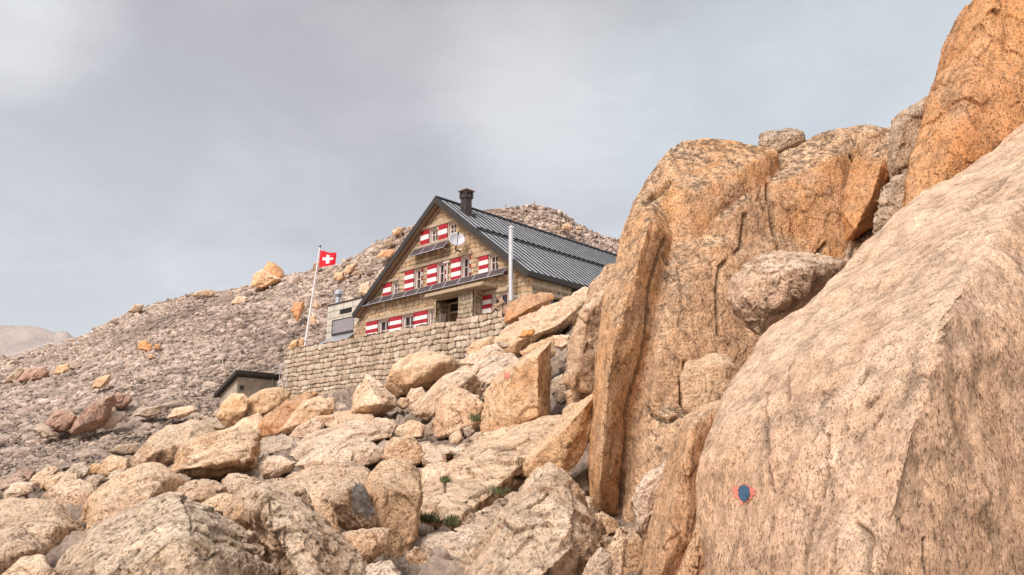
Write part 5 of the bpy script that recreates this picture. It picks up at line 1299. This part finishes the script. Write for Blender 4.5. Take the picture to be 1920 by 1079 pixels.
mb.box8([Fp(wsR - 1, WO - .55, FLOOR - 4), Fp(wsL, WO - .55, FLOOR - 4), Fp(wsL, -LEN - 3, FLOOR - 4), Fp(wsR - 1, -LEN - 3, FLOOR - 4), Fp(wsR - 1, WO - .55, FLOOR), Fp(wsL, WO - .55, FLOOR), Fp(wsL, -LEN - 3, FLOOR), Fp(wsR - 1, -LEN - 3, FLOOR)])
M['gravel'] = flat_mat('terrace_gravel', (0.36, 0.30, 0.24), .95, 0, .3, 9, .05)
tag(mb.build('terrace_ground', M['gravel']), 'flat gravel terrace the hut stands on', kind='structure')

# ------------------------------------------------------------------ flagpole and flag
fs_, fz_ = fac(570.5, 656, 1.6); base = Vector(Fp(fs_, 1.6, FLOOR)); vis = Vector(Fp(fs_, 1.6, fz_)); top = Vector(P(600, 464, vis.y + .1))
dirp = (top - vis).normalized(); bot = vis - dirp * ((vis.z - FLOOR) / dirp.z)
fp = empty('flagpole', bot); tag(fp, 'thin white flagpole leaning slightly to the right on the terrace corner', 'flagpole')
mb = MB(); mb.tube(bot, top, .075, .045, n=12); mb.build('pole', M['white'], fp, True)
mb = MB(); mb.tube(top, top + dirp * .05, .07, n=10); mb.tube(top + dirp * .05, top + dirp * .16, .05, .02, n=10); mb.build('finial', M['fascia'], fp, True)
mb = MB(); mb.tube(bot + dirp * 1.2 + Vector((.09, -.03, 0)), top - dirp * .3 + Vector((.08, -.03, 0)), .008, n=5); mb.build('halyard', M['frame'], fp)
mb = MB(); kc = vis + dirp * .55; mb.tube(kc - Vector((.12, .1, 0)), kc + Vector((.16, -.05, 0)), .03, n=6); mb.build('cleat', M['galv'], fp)
Yf = top.y
f00 = Vector(P(600, 470.5, Yf)); f10 = Vector(P(631, 475, Yf - .35)); f01 = Vector(P(598, 502.5, Yf)); f11 = Vector(P(629.5, 495.5, Yf - .35))
n = 32; pts, fs, ms = [], [], []
for j in range(n + 1):
    for i in range(n + 1):
        a_, b2 = i / n, j / n
        p = (f00 * (1 - a_) + f10 * a_) * (1 - b2) + (f01 * (1 - a_) + f11 * a_) * b2
        p += Vector((.35, -.9, 0)) * (.075 * a_ * math.sin(a_ * 8.5 + b2 * 2.2 + .6)) + Vector((0, 0, 1)) * (.025 * math.sin(a_ * 7 + .4) * (1 - .4 * b2) - .02 * math.sin(b2 * 8) * a_)
        pts.append(p)
mb = MB()
for j in range(n):
    for i in range(n):
        x, y = (i + .5) / n - .5, (j + .5) / n - .5
        w = (abs(x) < 3.05 / 32 and abs(y) < 10.1 / 32) or (abs(y) < 3.05 / 32 and abs(x) < 10.1 / 32)
        fs.append((j * (n + 1) + i, j * (n + 1) + i + 1, (j + 1) * (n + 1) + i + 1, (j + 1) * (n + 1) + i)); ms.append(1 if w else 0)
mb.v = [tuple(p) for p in pts]; mb.f = [list(f) for f in fs]; mb.m = ms
M['flagred'] = flat_mat('flag_red', (0.62, 0.012, 0.025), .7, 0, .08); M['flagwhite'] = flat_mat('flag_white', (0.82, 0.80, 0.80), .7, 0, .04)
fl = mb.build('flag', [M['flagred'], M['flagwhite']], None, True)
tag(fl, 'square red flag with a white cross flying from the thin pole', 'flag')

# ------------------------------------------------------------------ small hut below the wall
M['render'] = flat_mat('weathered_render', (0.40, 0.335, 0.265), .85, 0, .22, 2.0, .02)
Yh = 44.0; c1 = P(446, 704, Yh); hd = DP; hs = DV
sh = empty('small_hut', (c1[0], c1[1], c1[2] - 3)); tag(sh, 'small rendered shed with a dark sloping roof below the terrace wall', 'shed')
rr_ = np.array(ray(519, 716)); 
# length along DP so that the far corner lies on bearing 519
Ls = (rr_[0] / rr_[1] * c1[1] - c1[0]) / (hd[0] - rr_[0] / rr_[1] * hd[1]); Wd = 2.6
r2 = np.array(ray(414, 738)); Ws = (r2[0] / r2[1] * c1[1] - c1[0]) / (hs[0] - r2[0] / r2[1] * hs[1])
zl = P(414, 738, c1[1] + Ws * hs[1])[2]; zr = P(519, 715, c1[1] + Ls * hd[1])[2]
print('shed', Ls, Ws, c1, zl, zr)
def shp(l, w, z): return np.array((c1[0], c1[1], 0)) + hd * l + hs * w + np.array((0, 0, z))
zb = c1[2] - 3.2
mb = MB(); mb.box8([shp(0, 0, zb), shp(Ls, 0, zb), shp(Ls, Ws, zb), shp(0, Ws, zb), shp(0, 0, c1[2] - .1), shp(Ls, 0, c1[2] - .1), shp(Ls, Ws, zl - .1), shp(0, Ws, zl - .1)])
mb.build('wall', M['render'], sh)
e = .3; sl_ = (c1[2] - zl) / Ws
mb = MB(); mb.box8([shp(-e, -e, c1[2] + sl_ * e - .09), shp(Ls + e * .4, -e, c1[2] + sl_ * e - .09), shp(Ls + e * .4, Ws + e, zl - sl_ * e - .09), shp(-e, Ws + e, zl - sl_ * e - .09),
                    shp(-e, -e, c1[2] + sl_ * e + .12), shp(Ls + e * .4, -e, c1[2] + sl_ * e + .12), shp(Ls + e * .4, Ws + e, zl - sl_ * e + .12), shp(-e, Ws + e, zl - sl_ * e + .12)])
mb.build('roof', M['fascia'], sh)
wl0 = .55; zc = c1[2] - .95
def wbox(mb, l0, l1, w0, w1, z0, z1): mb.box8([shp(l0, w0, z0), shp(l1, w0, z0), shp(l1, w1, z0), shp(l0, w1, z0), shp(l0, w0, z1), shp(l1, w0, z1), shp(l1, w1, z1), shp(l0, w1, z1)])
lw = (ray(441, 720)[0] / ray(441, 720)[1])
def l_at(u): r = ray(u, 720); k = r[0] / r[1]; return (k * c1[1] - c1[0]) / (hd[0] - k * hd[1])
la, lb = l_at(450), l_at(459); za_, zb_ = P(450, 722, c1[1] + la * hd[1])[2], P(450, 732, c1[1] + la * hd[1])[2]
la, lb = l_at(448), l_at(458); 
mb = MB(); 
for q in ((la, lb, za_ - .05, za_), (la, lb, zb_, zb_ + .05), (la, la + .05, zb_ + .05, za_ - .05), (lb - .05, lb, zb_ + .05, za_ - .05)): wbox(mb, q[0], q[1], -.05, -.003, q[2], q[3])
f = mb.build('window', M['joint'], sh); mb = MB(); wbox(mb, la + .02, lb - .02, -.02, -.008, zb_ + .02, za_ - .02); mb.build('pane', M['glass'], f)
def gbox(mb, w0, w1, z0, z1): mb.box8([shp(-.03, w0, z0), shp(-.03, w1, z0), shp(-.006, w1, z0), shp(-.006, w0, z0), shp(-.03, w0, z1), shp(-.03, w1, z1), shp(-.006, w1, z1), shp(-.006, w0, z1)])
for wa in (.25, .42, .6):
    mb = MB(); gbox(mb, Ws * wa, Ws * (wa + .1), c1[2] - 2.3, c1[2] - 1.2 - wa * .6); mb.build('window', M['dark'], sh)
# railing beside the wall
rl = empty('railing', P(525, 712, 43.5)); tag(rl, 'thin metal railing between the shed roof and the end of the terrace wall', 'railing')
mb = MB()
pp = [Vector(P(511, 716, 45.5)), Vector(P(524, 714, 44.3)), Vector(P(537, 712, 43.2))]
for p in pp: mb.tube(p - Vector((0, 0, .7)), p + Vector((0, 0, .85)), .022, n=6)
for h_ in (.82, .42): 
    for a_, b2 in zip(pp, pp[1:]): mb.tube(a_ + Vector((0, 0, h_)), b2 + Vector((0, 0, h_)), .018, n=6)
mb.build('rails', M['galv'], rl)

# ------------------------------------------------------------------ seated figure sculpture on the wall end
def sculpture():
    o_ = WO - .25; 
    def q(u, v, d=0.0): return Vector(P(u, v, Vector(Fp(fac(938, 590, o_)[0], o_, 0)).y - d))
    J = {'pel': (q(947, 586), .16), 'spine': (q(947, 576), .13), 'chest': (q(942.5, 567.5), .15), 'neck': (q(937, 562), .07), 'head': (q(933.5, 557), .12), 'crown': (q(933.5, 552.5), .105),
         'shR': (q(943, 567, .15), .08), 'elR': (q(933, 574.5, .2), .06), 'haR': (q(926, 572, .12), .055),
         'shL': (q(940, 567, -.15), .08), 'elL': (q(931, 573.5, -.1), .06), 'haL': (q(925, 570.5, -.02), .055),
         'hipR': (q(946, 587, .12), .11), 'knR': (q(928, 576, .16), .08), 'anR': (q(922, 586, .16), .055), 'ftR': (q(917.5, 588.5, .16), .045),
         'knR2': (q(940, 579, .3), .08),
         'hipL': (q(946, 587.5, -.10), .11), 'knL': (q(927, 578, -.12), .08), 'anL': (q(923, 587.5, -.12), .055), 'ftL': (q(918, 589, -.12), .045)}
    Eg = [('pel', 'spine'), ('spine', 'chest'), ('chest', 'neck'), ('neck', 'head'), ('head', 'crown'), ('chest', 'shR'), ('shR', 'elR'), ('elR', 'haR'), ('chest', 'shL'), ('shL', 'elL'), ('elL', 'haL'),
          ('pel', 'hipR'), ('hipR', 'knR'), ('knR', 'anR'), ('anR', 'ftR'), ('pel', 'hipL'), ('hipL', 'knL'), ('knL', 'anL'), ('anL', 'ftL')]
    names = [k for k in J if k != 'knR2']
    c = q(938, 588); me = bpy.data.meshes.new('sculpture')
    me.from_pydata([J[k][0] - c for k in names], [(names.index(a), names.index(b)) for a, b in Eg], [])
    o = link('sculpture', me, None, c, [M['wood2']])
    o.modifiers.new('skin', 'SKIN'); 
    for i, k in enumerate(names): me.skin_vertices[0].data[i].radius = (J[k][1] * 1.05, J[k][1] * 1.05)
    me.skin_vertices[0].data[0].use_root = True
    sd = o.modifiers.new('sub', 'SUBSURF'); sd.levels = sd.render_levels = 2
    tag(o, 'tan carved human figure sitting with arms on its knees on the wall end', 'sculpture')
M['wood2'] = flat_mat('carved_wood', (0.36, 0.235, 0.155), .75, 0, .2, 9, .02)
sculpture()

# ------------------------------------------------------------------ paint marks (thin paint skins following the rock)
def paint(rockobj, u, v, ru, rv, mat, name, seed, lift=.006, shape=None, amp=.55, whole=True):
    """a patch of paint laid on the rock surface where the bearing hits it"""
    me = rockobj.data; n_ = len(me.vertices); co = np.empty(n_ * 3, np.float32); me.vertices.foreach_get('co', co); co = co.reshape(-1, 3) + np.array(rockobj.location)
    y = FPX * CT; 
    cy = co[:, 1] * CT + co[:, 2] * ST; cz = -co[:, 1] * ST + co[:, 2] * CT
    U = 960 + co[:, 0] / cy * FPX; Vv = 539.5 - cz / cy * FPX
    F = np.empty(len(me.polygons) * 3, np.int32); me.polygons.foreach_get('vertices', F); F = F.reshape(-1, 3)
    vn = vnormals(co, F); fr_ = (vn * co).sum(1) < 0
    g_ = gnoise(np.stack((U / 9, Vv / 14, np.zeros(n_)), 1), seed) + .9 * gnoise(np.stack((U / 2.4, Vv / 6, np.zeros(n_)), 1), seed + 1)
    dd = np.hypot((U - u) / ru, (Vv - v) / rv) + g_ * amp
    if shape is not None: dd = np.maximum(dd, shape(U, Vv))
    near = fr_ & (dd < 1.0)
    K = near[F].all(1); F = F[K]
    lab = np.arange(n_)
    for _ in range(200):                         # keep the single largest patch
        m_ = lab[F].min(1); new = lab.copy(); np.minimum.at(new, F.ravel(), np.repeat(m_, 3))
        if (new == lab).all(): break
        lab = new
    if len(F) and whole: ids, ct = np.unique(lab[F[:, 0]], return_counts=True); F = F[lab[F[:, 0]] == ids[ct.argmax()]]
    used = np.unique(F)
    if not len(used): print('paint miss', name); return
    mp = np.full(n_, -1); mp[used] = np.arange(len(used))
    return np_obj(name, co[used] + vn[used] * lift, mp[F], mat, rockobj)
M['lichen'] = flat_mat('dark_lichen', (0.21, 0.185, 0.165), .9, 0, .35, 14, .02)
M['paintblue'] = flat_mat('blue_paint', (0.05, 0.11, 0.18), .8, 0, .45, 60); M['paintred'] = flat_mat('red_paint', (0.60, 0.19, 0.14), .8, 0, .45, 60)
paint(SLAB, 1396, 926, 23, 19, M['paintred'], 'red_paint_mark', 3, .004, amp=.5, whole=False)
paint(SLAB, 1397, 925, 12.5, 16, M['paintblue'], 'blue_paint_mark', 9, .008, amp=.16)
paint(RED, 950, 706, 7, 9, M['paintred'], 'red_paint_mark', 5, .012, amp=.8)

GREYF = [o for o in ROCKS if o['label'].startswith('angular boulder with a flat dark grey')][0]
paint(GREYF, 680, 941, 24, 37, M['lichen'], 'lichen_patch', 12, .004, amp=.45)

# ------------------------------------------------------------------ grass tufts
def grass(u, v, n, w, h, label, Y):
    rs = np.random.RandomState(int(u)); Vs, Fs = [], []
    for i in range(n):
        b = P(u + rs.normal(0, w), v + rs.normal(0, w * .3), Y + rs.normal(0, .05)); a = rs.uniform(0, 6.28); hh = h * rs.uniform(.5, 1.2)
        d = np.array((math.cos(a), math.sin(a), 0)) * .004 * Y / 5; l = np.array((rs.normal(0, .35), rs.normal(0, .35), 1)) * hh
        k = len(Vs); Vs += [b - d, b + d, b + l * .6 + d * .6, b + l]; Fs += [(k, k + 1, k + 2), (k, k + 2, k + 3)]
    tag(np_obj('grass', np.array(Vs), np.array(Fs), M['grass'], smooth_sh=False), label, 'grass', kind='stuff')
M['grass'] = flat_mat('grass', (0.105, 0.12, 0.05), .8, 0, .35, 20)
grass(802, 978, 170, 9, .07, 'small green grass tuft at the top of the centre gully', 6.6)
grass(848, 984, 160, 5, .08, 'green grass clump right of the small tuft in the centre gully', 6.5)
grass(891, 788, 90, 5, .11, 'green tuft at the foot of the broad grey boulder', 11.6)
grass(836, 905, 120, 4, .07, 'dry tuft on the broad pink slab edge', 8.3)
grass(936, 923, 120, 12, .04, 'thin moss strip along the dark crack below the pink slab', 7.4)
grass(716, 885, 60, 2.5, .08, 'tiny dry tuft between slabs left of the path', 8.6)

# ------------------------------------------------------------------ sky, sun, camera
sc = bpy.context.scene
w = bpy.data.worlds.new('World'); sc.world = w; w.use_nodes = True
nt = w.node_tree; nt.nodes.clear()
out = nt.nodes.new('ShaderNodeOutputWorld'); bg = nt.nodes.new('ShaderNodeBackground'); bg2 = nt.nodes.new('ShaderNodeBackground'); add = nt.nodes.new('ShaderNodeAddShader')
sk = nt.nodes.new('ShaderNodeTexSky'); sk.sky_type = 'NISHITA'; sk.sun_disc = False
SUN_EL, SUN_AZ = math.radians(46), math.radians(-146)      # azimuth measured from +Y towards +X
sk.sun_elevation = SUN_EL; sk.sun_rotation = SUN_AZ
nt.links.new(sk.outputs[0], bg.inputs[0]); bg.inputs[1].default_value = 0.05
tc = nt.nodes.new('ShaderNodeTexCoord')
def wn(scale, det, ro, sc3, dist=0, off=(0, 0, 0)):
    mp = nt.nodes.new('ShaderNodeMapping'); mp.inputs['Scale'].default_value = sc3; mp.inputs['Location'].default_value = off
    nt.links.new(tc.outputs['Generated'], mp.inputs['Vector'])
    n = nt.nodes.new('ShaderNodeTexNoise'); n.inputs['Scale'].default_value = scale; n.inputs['Detail'].default_value = det; n.inputs['Roughness'].default_value = ro; n.inputs['Distortion'].default_value = dist
    nt.links.new(mp.outputs[0], n.inputs['Vector']); return n.outputs['Fac']
def wr(fac, stops):
    r = nt.nodes.new('ShaderNodeValToRGB'); r.color_ramp.interpolation = 'EASE'; e = r.color_ramp.elements
    while len(e) < len(stops): e.new(.5)
    for i, (p, c) in enumerate(stops): e[i].position = p; e[i].color = (*c, 1) if isinstance(c, tuple) else (c, c, c, 1)
    nt.links.new(fac, r.inputs['Fac']); return r.outputs['Color']
def wm(f, a, b, mode='MIX'):
    x = nt.nodes.new('ShaderNodeMix'); x.data_type = 'RGBA'; x.blend_type = mode
    for v, i in ((f, 0), (a, 6), (b, 7)):
        if isinstance(v, (int, float)): x.inputs[i].default_value = v
        elif isinstance(v, tuple): x.inputs[i].default_value = (*v, 1)
        else: nt.links.new(v, x.inputs[i])
    return x.outputs[2]
sep = nt.nodes.new('ShaderNodeSeparateXYZ'); nt.links.new(tc.outputs['Generated'], sep.inputs[0])
base = wr(sep.outputs['Z'], [(0.0, (.60, .60, .625)), (.28, (.615, .62, .645)), (.55, (.575, .575, .595)), (1.0, (.66, .655, .65))])
nrmv = nt.nodes.new('ShaderNodeVectorMath'); nrmv.operation = 'NORMALIZE'; nt.links.new(tc.outputs['Generated'], nrmv.inputs[0])
rag = wn(3.2, 7, .58, (1, 1, 1.8), .35, (.35, .2, .15)); rag2 = wn(7.0, 6, .6, (1, 1, 1.7), .2, (2.35, .2, 4.15))
def mth(op, a, b_=0.0):
    x = nt.nodes.new('ShaderNodeMath'); x.operation = op
    for v, i in ((a, 0), (b_, 1)):
        if isinstance(v, (int, float)): x.inputs[i].default_value = v
        else: nt.links.new(v, x.inputs[i])
    return x.outputs[0]
wob = mth('ADD', mth('MULTIPLY', mth('SUBTRACT', rag, .5), .85), mth('MULTIPLY', mth('SUBTRACT', rag2, .5), .22))
def cloud(u, v, rad, col, amt):
    """a soft bank of cloud around one bearing, ragged by noise"""
    global c
    q = Vector(ray(u, v)).normalized(); dt = nt.nodes.new('ShaderNodeVectorMath'); dt.operation = 'DISTANCE'; dt.inputs[1].default_value = q
    nt.links.new(nrmv.outputs[0], dt.inputs[0])
    f = mth('ADD', mth('DIVIDE', dt.outputs['Value'], rad), wob)
    c = wm(wr(f, [(.25, amt), (1.0, 0.0)]), c, col)
cl = wn(2.0, 6, .55, (1, 1, 2.2), .3, (.35, .2, .15))
c = wm(wr(cl, [(.44, 0.0), (.64, .55)]), base, (.50, .485, .50))
for args in ((250, 160, .42, (.455, .435, .455), .85), (700, 60, .45, (.44, .425, .445), .85), (1150, -60, .42, (.445, .425, .44), .9), (620, 300, .25, (.50, .485, .505), .5), (1150, 330, .22, (.52, .51, .53), .4),
             (1050, 170, .20, (.66, .67, .69), .75), (1640, 120, .34, (.575, .66, .71), .75), (1400, 200, .22, (.62, .67, .70), .6), (-30, -10, .17, (.86, .87, .89), 1.0), (150, 420, .3, (.60, .61, .635), .5), (-900, 200, .7, (.5, .5, .52), .6), (2500, 0, .7, (.5, .5, .52), .5)):
    cloud(*args)
c = wm(1.0, c, wr(wn(4.2, 8, .6, (1, 1, 2.0), .3, (5.3, .2, 1.15)), [(.36, .93), (.64, 1.06)]), 'MULTIPLY')
c = wm(1.0, c, (1.09, 1.045, .965), 'MULTIPLY')
nt.links.new(c, bg2.inputs[0]); bg2.inputs[1].default_value = 0.93
nt.links.new(bg.outputs[0], add.inputs[0]); nt.links.new(bg2.outputs[0], add.inputs[1]); nt.links.new(add.outputs[0], out.inputs[0])

sl = bpy.data.lights.new('sun', 'SUN'); sl.energy = 4.2; sl.angle = math.radians(24); sl.color = (1.0, .90, .83)
so = bpy.data.objects.new('sun', sl); COL.objects.link(so); so.location = (-20, -10, 40)
dsun = Vector((math.sin(SUN_AZ) * math.cos(SUN_EL), math.cos(SUN_AZ) * math.cos(SUN_EL), math.sin(SUN_EL)))
so.rotation_euler = dsun.to_track_quat('Z', 'Y').to_euler()
cd = bpy.data.cameras.new('camera'); cd.sensor_width = 36; cd.lens = 36 * FPX / 1920; cd.clip_end = 10000; cd.clip_start = .05
cam = bpy.data.objects.new('camera', cd); COL.objects.link(cam); cam.location = (0, 0, 0); cam.rotation_euler = (math.radians(90) + TH, 0, 0)
sc.camera = cam
sc.render.engine = 'CYCLES'
sc.view_settings.view_transform = 'Standard'; sc.view_settings.look = 'None'; sc.view_settings.exposure = 0; sc.view_settings.gamma = 1
sc.render.resolution_x = 1024; sc.render.resolution_y = 575
print('verts', sum(len(o.data.vertices) for o in bpy.data.objects if o.type == 'MESH'), 'objects', len(bpy.data.objects))
